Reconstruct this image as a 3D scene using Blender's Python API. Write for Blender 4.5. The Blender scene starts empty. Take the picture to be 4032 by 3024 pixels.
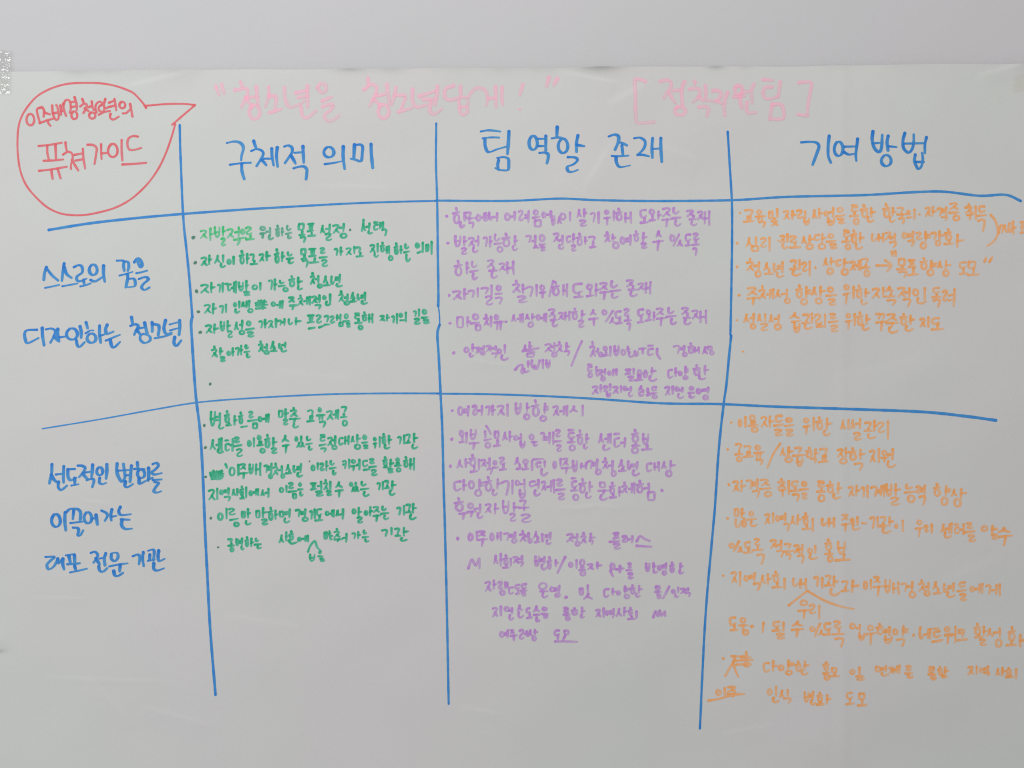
import bpy, math, random
import numpy as np

# ------------------------------------------------------------------ camera, light, exposure
S = 1.06 / 4032.0                      # metres on the sheet per unit of the tracing grid
def PX(x): return (x - 2016.0) * S
def PZ(y): return (1512.0 - y) * S
sc = bpy.context.scene
col = sc.collection
cam_d = bpy.data.cameras.new("camera")
cam = bpy.data.objects.new("camera", cam_d); col.objects.link(cam)
CAM_D = 0.80
cam.location = (0, -CAM_D - 0.004, 0)
cam.rotation_euler = (math.radians(90), 0, 0)
cam_d.sensor_width = 36.0
cam_d.lens = 36.0 * CAM_D / 1.06
cam_d.clip_end = 50
sc.camera = cam

world = bpy.data.worlds.new("World"); sc.world = world; world.use_nodes = True
bg = world.node_tree.nodes["Background"]
bg.inputs[0].default_value = (0.985, 0.98, 0.98, 1); bg.inputs[1].default_value = 0.375

def area(name, loc, target, sx, sy, power, color):
    l = bpy.data.lights.new(name, 'AREA'); l.shape = 'RECTANGLE'; l.size = sx; l.size_y = sy
    l.energy = power; l.color = color
    o = bpy.data.objects.new(name, l); col.objects.link(o); o.location = loc
    from mathutils import Vector
    o.rotation_euler = (Vector(target) - Vector(loc)).to_track_quat('-Z', 'Y').to_euler()
    return o
area("ceiling_lamp", (-0.30, -1.15, 1.75), (-0.05, 0, 0.0), 1.2, 0.14, 21.5, (1.0, 0.97, 0.925))
area("window_light", (-1.9, -2.0, 0.15), (-0.2, 0, -0.1), 1.2, 1.2, 23.0, (0.90, 0.96, 1.0))

sc.view_settings.view_transform = 'Standard'; sc.view_settings.look = 'None'
sc.view_settings.exposure = 0.09; sc.view_settings.gamma = 1.0
sc.cycles.transparent_max_bounces = 24
sc.cycles.use_denoising = False
sc.cycles.filter_width = 1.15

# ------------------------------------------------------------------ helpers
def tag(o, label=None, cat=None, group=None, kind=None):
    if label: o["label"] = label
    if cat: o["category"] = cat
    if group: o["group"] = group
    if kind: o["kind"] = kind
    return o
def link(name, mesh, mat=None, parent=None):
    o = bpy.data.objects.new(name, mesh); col.objects.link(o)
    if mat: mesh.materials.append(mat)
    if parent: o.parent = parent
    return o
def nodes_of(name):
    m = bpy.data.materials.new(name); m.use_nodes = True
    nt = m.node_tree; nt.nodes.clear()
    out = nt.nodes.new('ShaderNodeOutputMaterial')
    return m, nt, out
def N(nt, t, **kw):
    n = nt.nodes.new(t)
    for k, v in kw.items(): setattr(n, k, v)
    return n
def math_node(nt, op, a, b=None, clamp=False):
    n = nt.nodes.new('ShaderNodeMath'); n.operation = op; n.use_clamp = clamp
    for i, v in enumerate((a, b)):
        if v is None: continue
        if isinstance(v, (int, float)): n.inputs[i].default_value = v
        else: nt.links.new(v, n.inputs[i])
    return n.outputs[0]
def noise(nt, scale, detail=4, rough=0.6, vec=None, stretch=None):
    if vec is None:
        tc = N(nt, 'ShaderNodeNewGeometry'); vec = tc.outputs['Position']
    if stretch:
        mp = N(nt, 'ShaderNodeMapping'); mp.inputs['Scale'].default_value = stretch
        nt.links.new(vec, mp.inputs['Vector']); vec = mp.outputs[0]
    n = N(nt, 'ShaderNodeTexNoise'); n.inputs['Scale'].default_value = scale
    n.inputs['Detail'].default_value = detail; n.inputs['Roughness'].default_value = rough
    nt.links.new(vec, n.inputs['Vector'])
    return n.outputs['Fac']
def mixcol(nt, fac, a, b):
    n = N(nt, 'ShaderNodeMix', data_type='RGBA')
    for i, v in ((6, a), (7, b)):
        if isinstance(v, tuple): n.inputs[i].default_value = (*v, 1)
        else: nt.links.new(v, n.inputs[i])
    if isinstance(fac, (int, float)): n.inputs[0].default_value = fac
    else: nt.links.new(fac, n.inputs[0])
    return n.outputs[2]
def maprange(nt, v, a, b, c, d):
    n = N(nt, 'ShaderNodeMapRange', interpolation_type='SMOOTHSTEP')
    nt.links.new(v, n.inputs[0])
    for i, x in enumerate((a, b, c, d)): n.inputs[i + 1].default_value = x
    return n.outputs[0]

def surface_material(name, base, var, rough, bumps, mottle_scale=9.0):
    m, nt, out = nodes_of(name)
    p = N(nt, 'ShaderNodeBsdfPrincipled'); p.inputs['Roughness'].default_value = rough
    p.inputs['Specular IOR Level'].default_value = 0.08
    nt.links.new(p.outputs[0], out.inputs[0])
    f = noise(nt, mottle_scale, 3, 0.55)
    f2 = noise(nt, 900.0, 2, 0.7)
    c = mixcol(nt, maprange(nt, f, 0.3, 0.7, 0, 1), base, var)
    c2 = mixcol(nt, maprange(nt, f2, 0.25, 0.75, 0.0, 0.16), c, tuple(x * 0.72 for x in base))
    nt.links.new(c2, p.inputs['Base Color'])
    prev = None
    for sc_, dist, st in bumps:
        b = N(nt, 'ShaderNodeBump'); b.inputs['Strength'].default_value = st; b.inputs['Distance'].default_value = dist
        nt.links.new(noise(nt, sc_, 4, 0.6), b.inputs['Height'])
        if prev: nt.links.new(prev, b.inputs['Normal'])
        prev = b.outputs[0]
    nt.links.new(prev, p.inputs['Normal'])
    return m
WALL_A, WALL_B = (0.572, 0.552, 0.570), (0.546, 0.556, 0.568)
PAPER_A, PAPER_B = (0.606, 0.624, 0.598), (0.628, 0.605, 0.608)
MAT_WALL = surface_material('painted_wall', WALL_A, WALL_B, 0.55, ((60, 0.002, 0.10), (700, 0.0003, 0.25)), 3.0)
MAT_PAPER = surface_material('flipchart_paper', PAPER_A, PAPER_B, 0.85, ((14, 0.004, 0.10), (420, 0.0002, 0.18)), 2.6)

def srgb(r, g, b):
    f = lambda c: ((c / 255 + 0.055) / 1.055) ** 2.4 if c > 10 else c / 255 / 12.92
    return (f(r), f(g), f(b))
PAPER_SEEN = srgb(197, 197, 194)
def ink_material(name, seen, alpha, soft, contrast):
    """felt-tip ink: a thin dye film, denser where the pen rested and streaky along the nib"""
    r = tuple(a / b for a, b in zip(srgb(*seen), PAPER_SEEN))
    light = tuple(x ** (1 - contrast) for x in r)
    dark = tuple(min(x, 1) ** (1 + contrast) * max(x, 1) for x in r)
    m, nt, out = nodes_of(name)
    at = N(nt, 'ShaderNodeAttribute', attribute_name='ink_density')
    ed = N(nt, 'ShaderNodeAttribute', attribute_name='ink_edge')
    n1 = noise(nt, 150.0, 3, 0.6); n2 = noise(nt, 900.0, 3, 0.7)
    d = math_node(nt, 'ADD', at.outputs['Fac'], math_node(nt, 'MULTIPLY', math_node(nt, 'SUBTRACT', n1, 0.5), 1.5))
    d = math_node(nt, 'ADD', d, math_node(nt, 'MULTIPLY', math_node(nt, 'SUBTRACT', n2, 0.5), 0.9), clamp=True)
    tint = mixcol(nt, d, light, dark)
    e = math_node(nt, 'ADD', ed.outputs['Fac'], math_node(nt, 'MULTIPLY', math_node(nt, 'SUBTRACT', n2, 0.5), 0.35))
    a = maprange(nt, e, 1.0 - soft, 1.02, 1.0, 0.0)
    mul = N(nt, 'ShaderNodeMix', data_type='RGBA', blend_type='MULTIPLY'); mul.inputs[0].default_value = 1
    nt.links.new(tint, mul.inputs[6]); mul.inputs[7].default_value = (0.645, 0.645, 0.645, 1)
    cl = N(nt, 'ShaderNodeMix', data_type='RGBA', blend_type='DARKEN'); cl.inputs[0].default_value = 1
    nt.links.new(mul.outputs[2], cl.inputs[6]); cl.inputs[7].default_value = (0.94, 0.94, 0.94, 1)
    film = N(nt, 'ShaderNodeGamma'); film.inputs[1].default_value = 0.5; nt.links.new(tint, film.inputs[0])
    dif = N(nt, 'ShaderNodeBsdfPrincipled'); nt.links.new(cl.outputs[2], dif.inputs['Base Color'])
    dif.inputs['Roughness'].default_value = 0.6; dif.inputs['Specular IOR Level'].default_value = 0.2
    tr = N(nt, 'ShaderNodeBsdfTransparent'); nt.links.new(mixcol(nt, a, (1.0, 1.0, 1.0), film.outputs[0]), tr.inputs[0])
    mx = N(nt, 'ShaderNodeMixShader'); nt.links.new(math_node(nt, 'MULTIPLY', a, alpha), mx.inputs[0])
    nt.links.new(tr.outputs[0], mx.inputs[1]); nt.links.new(dif.outputs[0], mx.inputs[2])
    nt.links.new(mx.outputs[0], out.inputs[0])
    return m
#          seen colour, opacity, edge softness, contrast, width, chisel, bulge
INKS = {
    'blue':   ((54, 129, 194), 0.90, 0.22, 0.24, 12.6, 0.38, 0.08),
    'green':  ((60, 174, 134), 0.84, 0.30, 0.36, 10.5, 0.10, 0.12),
    'purple': ((190, 150, 203), 0.8, 0.30, 0.36, 10.7, 0.10, 0.16),
    'orange': ((240, 172, 116), 0.86, 0.35, 0.36, 10.6, 0.05, 0.16),
    'red':    ((213, 106, 111), 0.90, 0.22, 0.18, 9.9, 0.05, 0.08),
    'pink':   ((250, 190, 203), 0.74, 0.85, 0.50, 20.0, 0.05, 0.10),
    'bright_green': ((84, 190, 132), 0.84, 0.35, 0.45, 11.4, 0.0, 0.2),
    'dull_green': ((100, 170, 146), 0.84, 0.35, 0.30, 9.0, 0.0, 0.1),
    'grey_green': ((98, 140, 122), 0.86, 0.30, 0.25, 11.0, 0.0, 0.1),
}
FLICK = {'green': 0.28, 'purple': 0.30, 'orange': 0.25, 'blue': 0.22, 'red': 0.12, 'pink': 0.2}
MAT_INK = {k: ink_material(k + '_marker_ink', v[0], v[1], v[2], v[3]) for k, v in INKS.items()}

# ------------------------------------------------------------------ wall
me = bpy.data.meshes.new('wall')
me.from_pydata([(-3, 0, -1.6), (3, 0, -1.6), (3, 0, 1.8), (-3, 0, 1.8)], [], [(0, 1, 2, 3)])
wall = link('wall', me, MAT_WALL); tag(wall, 'plain pale grey wall behind the paper sheet', kind='structure')

# ------------------------------------------------------------------ paper sheet relief
rng = np.random.default_rng(7)
STEP = 6.0
GX = np.arange(-48, 4120 + 1, STEP); NX = len(GX)
def top_edge(x): return 280.0 - 28.0 * (x / 4032.0) + 1.2 * np.sin(x / 160.0) + 0.8 * np.sin(x / 61.0 + 1)
NV = 501
V = np.linspace(0, 1, NV)
TOP = top_edge(GX)
BOT = 3285.0
U2, V2 = np.meshgrid(np.arange(NX), np.arange(NV))
X2 = GX[U2]
Y2 = TOP[U2] + (BOT - TOP[U2]) * V[V2]

def relief(x, y):
    h = np.zeros_like(x)
    for wl, amp, n in ((2200, 1.0e-3, 5), (900, 0.70e-3, 7), (420, 0.26e-3, 8), (190, 0.030e-3, 8)):
        for i in range(n):
            a = rng.uniform(0, math.pi); k = 2 * math.pi / (wl * rng.uniform(0.7, 1.4))
            h += amp / math.sqrt(n) * np.sin(k * (x * math.cos(a) + y * math.sin(a)) + rng.uniform(0, 6.28))
    # vertical memory of the sheet having been folded
    for xc, w, a in ((1015, 60, 0.25e-3), (3318, 26, 0.35e-3), (2050, 90, 0.2e-3)):
        h += a * np.exp(-((x - xc) / w) ** 2)
    t = y - top_edge(x)
    # lifted, rippled places along the top edge:  centre, half width, depth, height
    for xc, w, d, a in RIPPLES:
        h += 1.0 * a * np.exp(-((x - xc) / w) ** 2) * np.exp(-np.maximum(t, 0) / (d * 0.6))
    # soft dents and folds: x0,y0,x1,y1,width,height
    for x0, y0, x1, y1, w, a in CREASES:
        dx, dy = x1 - x0, y1 - y0; L = math.hypot(dx, dy)
        s = ((x - x0) * dx + (y - y0) * dy) / L / L
        sd = ((x - x0) * dy - (y - y0) * dx) / L
        fall = np.exp(-np.maximum(0, np.abs(s - 0.5) - 0.42) ** 2 / 0.02) * (1 - np.clip(np.abs(s - 0.5) * 1.6, 0, 1) ** 3)
        q = sd / w
        h += 0.75 * a * fall * np.where(q > 0, np.exp(-(q / 0.45) ** 2), np.exp(-(q / 2.2) ** 2))
    # crumple at the left edge
    h += 5.0e-3 * np.exp(-((x + 45) / 45) ** 2) * np.where(y < 2556, np.exp(-((y - 2556) / 60) ** 2), np.exp(-((y - 2556) / 9) ** 2))
    return h
RIPPLES = [(300, 70, 26, 1.7e-3), (430, 60, 18, 0.9e-3), (700, 75, 42, 1.9e-3), (560, 90, 60, 0.8e-3),
           (1375, 60, 16, 1.8e-3), (1530, 60, 24, 1.5e-3), (1780, 90, 22, 0.8e-3), (1960, 60, 30, 1.2e-3),
           (2120, 90, 24, 1.0e-3), (2360, 75, 20, 2.6e-3), (2330, 130, 60, 1.5e-3), (2815, 34, 12, 1.7e-3),
           (3280, 60, 40, 0.8e-3), (3560, 90, 30, 0.5e-3), (4010, 40, 60, 1.2e-3), (2930, 30, 12, 0.6e-3)]
CREASES = [(505, 345, 760, 285, 30, 0.9e-3), (2210, 290, 2420, 330, 26, 0.9e-3), (2400, 420, 2560, 330, 40, 0.8e-3),
           (2310, 740, 2420, 560, 34, 0.7e-3), (2190, 700, 2340, 790, 22, 0.35e-3),
           (320, 1968, 440, 1984, 9, 0.35e-3), (2205, 1996, 2270, 2002, 7, 0.40e-3), (2262, 2003, 2345, 1988, 7, 0.45e-3),
           (2340, 1988, 2450, 1998, 9, 0.30e-3), (1300, 2040, 1350, 1985, 12, 0.4e-3), (180, 2672, 640, 2684, 9, 0.30e-3),
           (350, 2680, 520, 2860, 26, 0.6e-3), (560, 2790, 820, 2860, 24, 0.45e-3), (1820, 2790, 1960, 2815, 14, 0.4e-3),
           (1100, 1470, 1380, 1500, 30, 0.35e-3), (2540, 560, 2760, 640, 40, 0.6e-3), (900, 2430, 1180, 2475, 26, 0.4e-3),
           (130, 2355, 330, 2362, 12, 0.3e-3), (3860, 300, 4040, 250, 20, 0.7e-3), (3720, 2300, 3950, 2210, 60, 0.6e-3),
           (1240, 735, 1540, 742, 20, 0.35e-3), (2850, 2900, 3050, 2860, 30, 0.4e-3), (2200, 1360, 2290, 1432, 20, 0.3e-3),
           (1830, 1415, 1990, 1438, 9, 0.25e-3), (640, 1240, 720, 1050, 28, 0.25e-3), (3300, 1500, 3700, 1420, 60, 0.4e-3)]
H2 = relief(X2, Y2)
H2 = H2 - H2.min() + 0.0008
H2 = np.minimum(H2, 0.012)
HM = float(H2.mean())

def sheet_height(x, y):
    x = np.clip(x, GX[0] + 1, GX[-1] - 1)
    u = (x - GX[0]) / STEP; tp = top_edge(x)
    v = np.clip((y - tp) / (BOT - tp), 0, 0.9999) * (NV - 1)
    i = np.floor(u).astype(int); j = np.floor(v).astype(int); fu = u - i; fv = v - j
    return (H2[j, i] * (1 - fu) * (1 - fv) + H2[j, i + 1] * fu * (1 - fv) + H2[j + 1, i] * (1 - fu) * fv + H2[j + 1, i + 1] * fu * fv)

def grid_mesh(name, X, Y, H):
    ny, nx = X.shape
    co = np.stack([PX(X), -H, PZ(Y)], -1).reshape(-1, 3)
    j, i = np.meshgrid(np.arange(ny - 1), np.arange(nx - 1), indexing='ij')
    a = (j * nx + i).ravel()
    f = np.stack([a, a + nx, a + nx + 1, a + 1], -1)
    me = bpy.data.meshes.new(name)
    me.vertices.add(len(co)); me.vertices.foreach_set('co', co.ravel())
    me.loops.add(f.size); me.loops.foreach_set('vertex_index', f.ravel())
    me.polygons.add(len(f)); me.polygons.foreach_set('loop_start', np.arange(0, f.size, 4))
    me.polygons.foreach_set('use_smooth', np.ones(len(f), bool))
    me.update(calc_edges=True)
    return me
paper = link('paper_sheet', grid_mesh('paper_sheet', X2, Y2, H2), MAT_PAPER)
tag(paper, 'large white paper sheet covered in handwritten Korean table, taped to the grey wall', 'poster')

# ------------------------------------------------------------------ handwriting strokes
def catmull(P, step):
    P = np.asarray(P, float)
    if len(P) == 2:
        n = max(2, int(np.hypot(*(P[1] - P[0])) / step) + 1)
        t = np.linspace(0, 1, n)[:, None]; return P[0] * (1 - t) + P[1] * t
    closed = np.hypot(*(P[0] - P[-1])) < 1e-6
    a = P[-2] if closed else 2 * P[0] - P[1]; b = P[1] if closed else 2 * P[-1] - P[-2]
    Q = np.vstack([a, P, b]); out = []
    for i in range(len(P) - 1):
        p0, p1, p2, p3 = Q[i], Q[i + 1], Q[i + 2], Q[i + 3]
        n = max(1, int(np.hypot(*(p2 - p1)) / step))
        t = (np.arange(n) / n)[:, None]
        out.append(0.5 * ((2 * p1) + (p2 - p0) * t + (2 * p0 - 5 * p1 + 4 * p2 - p3) * t ** 2 + (3 * p1 - p0 - 3 * p2 + p3) * t ** 3))
    out.append(P[-1:]); return np.vstack(out)

rnd = random.Random(11)
COUNT = [0]
class Ink:
    """collects strokes (in tracing units) and builds them as one mesh of ink lying on the sheet"""
    def __init__(s): s.v = []; s.off = []; s.e = []; s.d = []; s.f = []
    def base(s):
        COUNT[0] += 1
        return 0.00007 + (COUNT[0] % 37) * 0.000003
    def stroke(s, P, w, chisel=0.1, bulge=0.1, step=3.2, flick=0.0, w_end=None):
        C = catmull(P, step); n = len(C)
        if n < 2: return
        T = np.gradient(C, axis=0); L = np.hypot(T[:, 0], T[:, 1]); L[L == 0] = 1; T /= L[:, None]
        T[1:-1] = (T[:-2] + T[1:-1] * 2 + T[2:]) ; T /= np.maximum(np.hypot(T[:, 0], T[:, 1]), 1e-6)[:, None]
        Nn = np.stack([-T[:, 1], T[:, 0]], -1)
        s_ = np.concatenate([[0], np.cumsum(np.hypot(*np.diff(C, axis=0).T))])
        ang = np.abs(np.sin(np.arctan2(T[:, 1], T[:, 0]) + 0.25))
        ph = rnd.uniform(0, 6.28); ph2 = rnd.uniform(0, 6.28)
        W = w * 0.5 * (1 - chisel + chisel * 1.3 * ang) * (1 + 0.06 * np.sin(s_ / 17 + ph) + 0.04 * np.sin(s_ / 6.1 + ph2))
        W = W * (1 + bulge * np.exp(-s_ / 7.0) + bulge * 0.5 * np.exp(-(s_[-1] - s_) / 7.0))
        if w_end is not None: W = W * np.interp(s_, [0, s_[-1]], [1, w_end / w])
        if flick:
            u_ = np.clip((s_ / max(s_[-1], 1) - 0.55) / 0.45, 0, 1); fk = flick * rnd.uniform(0.3, 1.3)
            W = W * (1 - fk * u_ ** 1.5)
        D = 0.42 + 0.12 * math.sin(ph) + 0.55 * np.exp(-s_ / 9.0) + (0.10 if flick else 0.28) * np.exp(-(s_[-1] - s_) / 8.0)
        if flick: D = D - 0.35 * np.clip((s_ / max(s_[-1], 1) - 0.4) / 0.6, 0, 1)
        b0 = s.base(); off = b0 + 0.0000028 * np.linspace(0, 1, n)
        k = len(s.v) and sum(len(a) for a in s.v)
        A = np.stack([C - Nn * W[:, None], C, C + Nn * W[:, None]], 1).reshape(-1, 2)
        s.v.append(A); s.off.append(np.repeat(off, 3)); s.d.append(np.repeat(D, 3)); s.e.append(np.tile([1.0, 0.0, 1.0], n))
        for i in range(n - 1):
            q = k + i * 3
            s.f.append((q, q + 3, q + 4, q + 1)); s.f.append((q + 1, q + 4, q + 5, q + 2))
        for end, sg in ((0, -1), (n - 1, 1)):                      # round caps
            kk = k + n * 3 + (0 if end == 0 else 5)
            c = C[end]; t = T[end] * sg; nn = Nn[end]; m = 5
            th = np.linspace(-math.pi / 2, math.pi / 2, m + 2)[1:-1]
            pts = c + (t[None] * np.cos(th)[:, None] + nn[None] * np.sin(th)[:, None]) * W[end]
            s.v.append(pts); s.off.append(np.full(m, off[end])); s.d.append(np.full(m, D[end])); s.e.append(np.ones(m))
            ring = [k + end * 3] + list(range(kk, kk + m)) + [k + end * 3 + 2]; ctr = k + end * 3 + 1
            for a_, b_ in zip(ring[:-1], ring[1:]):
                s.f.append((ctr, a_, b_) if end else (ctr, b_, a_))
    def dot(s, x, y, r):
        k = len(s.v) and sum(len(a) for a in s.v); m = 14
        th = np.linspace(0, 2 * math.pi, m, endpoint=False)
        rr = r * (1 + 0.10 * np.sin(th * 2 + rnd.uniform(0, 6)) + 0.05 * np.sin(th * 3 + rnd.uniform(0, 6)))
        pts = np.vstack([[x, y], np.stack([x + rr * np.cos(th), y + rr * np.sin(th)], -1)])
        b0 = s.base()
        s.v.append(pts); s.off.append(np.full(m + 1, b0)); s.d.append(np.full(m + 1, 0.95)); s.e.append(np.array([0.0] + [1.0] * m))
        for i in range(m): s.f.append((k, k + 1 + i, k + 1 + (i + 1) % m))
    def build(s, name, mat, parent):
        P = np.vstack(s.v); off = np.concatenate(s.off)
        h = sheet_height(P[:, 0], P[:, 1]) + off
        co = np.stack([PX(P[:, 0]), -h, PZ(P[:, 1])], -1)
        me = bpy.data.meshes.new(name); me.from_pydata(co.tolist(), [], s.f)
        for nm, arr in (('ink_edge', s.e), ('ink_density', s.d)):
            at = me.attributes.new(nm, 'FLOAT', 'POINT'); at.data.foreach_set('value', np.concatenate(arr).astype(np.float32))
        me.polygons.foreach_set('use_smooth', [True] * len(me.polygons))
        return link(name, me, mat, parent)

def oval(cx, cy, rx, ry, start=-2.0, over=0.35, n=11):
    a = [start - t * (2 * math.pi + over) / n for t in range(n + 1)]
    return [(cx + rx * math.cos(t) * (1 + 0.03 * math.sin(3 * t)), cy + ry * math.sin(t)) for t in a]
O_ = oval(0.5, 0.5, 0.46, 0.46)
RIEUL = [(.05, .12), (.45, .0), (.85, .14), (.62, .42), (.22, .66), (.18, .92), (.6, 1), (1, .84)]
JAMO = {
    'ㄱ': [[(0, .12), (.5, .02), (.9, .12), (.86, .5), (.66, 1)]],
    'ㄴ': [[(.12, 0), (.04, .5), (.22, .92), (.58, .98), (1, .62)]],
    'ㄷ': [[(.92, .04), (.4, .06), (.1, .2), (.1, .7), (.32, 1), (.62, .98), (1, .8)]],
    'ㄹ': [RIEUL],
    'ㅁ': [[(.12, .08), (.06, .5), (.14, .96)], [(.12, .1), (.8, .02), (.92, .4), (.84, .95), (.14, .96)]],
    'ㅂ': [[(.06, 0), (.06, .55), (.34, 1), (.72, .88), (.9, .4), (.9, 0)], [(.1, .52), (.84, .44)]],
    'ㅅ': [[(.48, 0), (.36, .5), (.0, 1)], [(.4, .42), (.66, .74), (1, .96)]],
    'ㅇ': [O_],
    'ㅈ': [[(0, .12), (.5, .02), (.86, .14), (.58, .54), (.04, 1)], [(.52, .56), (.74, .8), (1, .96)]],
    'ㅊ': [[(.42, -.04), (.5, .18)], [(0, .34), (.5, .26), (.84, .36), (.56, .64), (.04, 1)], [(.5, .66), (.74, .84), (1, .98)]],
    'ㅋ': [[(0, .12), (.5, .02), (.9, .12), (.86, .5), (.66, 1)], [(.1, .54), (.84, .46)]],
    'ㅌ': [[(.1, .03), (.9, .0)], [(.9, .34), (.2, .4), (.1, .6), (.14, .92), (.5, 1), (1, .88)]],
    'ㅍ': [[(0, .06), (1, .0)], [(.32, .06), (.36, .88)], [(.7, .04), (.64, .86)], [(0, .98), (1, .88)]],
    'ㅎ': [[(.42, -.02), (.52, .18)], [(.0, .36), (.9, .26)], oval(.5, .70, .36, .30)],
}
V_V = {'ㅏ': [[(.3, 0), (.26, .5), (.3, 1)], [(.3, .52), (1, .44)]], 'ㅑ': [[(.3, 0), (.26, .5), (.3, 1)], [(.3, .36), (1, .3)], [(.3, .66), (1, .58)]],
       'ㅓ': [[(.74, 0), (.76, .5), (.72, 1)], [(0, .52), (.74, .44)]], 'ㅕ': [[(.8, 0), (.8, .5), (.76, 1)], [(0, .36), (.78, .28)], [(0, .64), (.78, .58)]],
       'ㅣ': [[(.55, 0), (.5, .5), (.56, 1)]],
       'ㅐ': [[(.12, .05), (.1, .5), (.14, .92)], [(.14, .52), (.76, .46)], [(.82, -.04), (.82, .5), (.9, 1)]],
       'ㅔ': [[(.5, .04), (.5, .5), (.46, .92)], [(0, .54), (.5, .46)], [(.9, -.04), (.88, .5), (.92, 1)]],
       'ㅖ': [[(.5, .04), (.5, .5), (.46, .92)], [(0, .4), (.5, .34)], [(0, .64), (.5, .58)], [(.9, -.04), (.88, .5), (.92, 1)]]}
V_H = {'ㅗ': [[(.5, -.1), (.5, .78)], [(0, .92), (1, .78)]], 'ㅛ': [[(.34, -.1), (.36, .82)], [(.64, -.1), (.64, .8)], [(0, .94), (1, .8)]],
       'ㅜ': [[(0, .2), (1, .06)], [(.52, .14), (.48, 1.1)]], 'ㅠ': [[(0, .2), (1, .06)], [(.34, .16), (.3, 1.1)], [(.66, .12), (.66, 1.1)]],
       'ㅡ': [[(0, .56), (1, .42)]]}
V_C = {'ㅘ': ('ㅗ', 'ㅏ'), 'ㅙ': ('ㅗ', 'ㅐ'), 'ㅚ': ('ㅗ', 'ㅣ'), 'ㅝ': ('ㅜ', 'ㅓ'), 'ㅞ': ('ㅜ', 'ㅔ'), 'ㅟ': ('ㅜ', 'ㅣ'), 'ㅢ': ('ㅡ', 'ㅣ')}
DOUBLE = {'ㄲ': 'ㄱㄱ', 'ㄸ': 'ㄷㄷ', 'ㅃ': 'ㅂㅂ', 'ㅆ': 'ㅅㅅ', 'ㅉ': 'ㅈㅈ', 'ㄶ': 'ㄴㅎ', 'ㅄ': 'ㅂㅅ', 'ㄵ': 'ㄴㅈ'}
CHO = 'ㄱㄲㄴㄷㄸㄹㅁㅂㅃㅅㅆㅇㅈㅉㅊㅋㅌㅍㅎ'
JUNG = 'ㅏㅐㅑㅒㅓㅔㅕㅖㅗㅘㅙㅚㅛㅜㅝㅞㅟㅠㅡㅢㅣ'
JONG = ['', 'ㄱ', 'ㄲ', 'ㄳ', 'ㄴ', 'ㄵ', 'ㄶ', 'ㄷ', 'ㄹ', 'ㄺ', 'ㄻ', 'ㄼ', 'ㄽ', 'ㄾ', 'ㄿ', 'ㅀ', 'ㅁ', 'ㅂ', 'ㅄ', 'ㅅ', 'ㅆ', 'ㅇ', 'ㅈ', 'ㅊ', 'ㅋ', 'ㅌ', 'ㅍ', 'ㅎ']

def place(strokes, box, j=0.03):
    x0, y0, x1, y1 = box; w, h = x1 - x0, y1 - y0; lean = rnd.uniform(-0.02, 0.10)
    sh = rnd.uniform(-j, j) * 1.5; dx, dy = rnd.uniform(-j, j), rnd.uniform(-j, j); out = []
    for st in strokes:
        sx, sy = rnd.uniform(-j, j) * .6, rnd.uniform(-j, j) * .6
        out.append([(x0 + w * (px + dx + sx + (sh + lean) * (0.5 - py) + rnd.uniform(-j, j) * .5), y0 + h * (py + dy + sy + rnd.uniform(-j, j) * .5)) for px, py in st])
    return out
def consonant(c, box):
    if c in DOUBLE:
        a, b = DOUBLE[c]; x0, y0, x1, y1 = box; m = (x0 + x1) / 2
        return place(JAMO[a], (x0, y0, m - .02, y1)) + place(JAMO[b], (m + .02, y0, x1, y1))
    return place(JAMO[c], box)
def syllable(ch):
    """stroke list in the unit square"""
    if ch == 'ㅡ': return place([[(0, .95), (.5, .55), (1, .1)]], (0, 0, 1, 1), 0.02)
    for D in (JAMO, V_V, V_H):
        if ch in D: return place(D[ch], (0, 0, 1, 1), 0.022)
    if ch in DOUBLE: return consonant(ch, (0, 0, 1, 1))
    c = ord(ch) - 0xAC00; cho, ju, jo = CHO[c // 588], JUNG[c % 588 // 28], JONG[c % 28]
    r = rnd.uniform
    if ju in V_V:
        wv = .40 if ju not in 'ㅐㅔㅖ' else .46
        if jo: return consonant(cho, (0, .06, 1 - wv - .04, .58 + r(-.03, .03))) + place(V_V[ju], (1 - wv, 0, 1, .62)) + consonant(jo, (.22 + r(-.05, .05), .67, .92, 1))
        return consonant(cho, (0, .10, 1 - wv - .02, .90)) + place(V_V[ju], (1 - wv, 0, 1, 1))
    if ju in V_H:
        if jo: return consonant(cho, (.16, 0, .84, .38)) + place(V_H[ju], (0, .42, 1, .62)) + consonant(jo, (.2, .67, .9, 1))
        return consonant(cho, (.12, 0, .86, .56)) + place(V_H[ju], (0, .62, 1, 1))
    a, b = V_C[ju]
    if jo: return consonant(cho, (.04, .02, .6, .36)) + place(V_H[a], (0, .42, .66, .64)) + place(V_V[b], (.68, 0, 1, .68)) + consonant(jo, (.22, .70, .92, 1))
    return consonant(cho, (.04, .04, .6, .54)) + place(V_H[a], (0, .62, .68, .92)) + place(V_V[b], (.70, 0, 1, 1))

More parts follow.
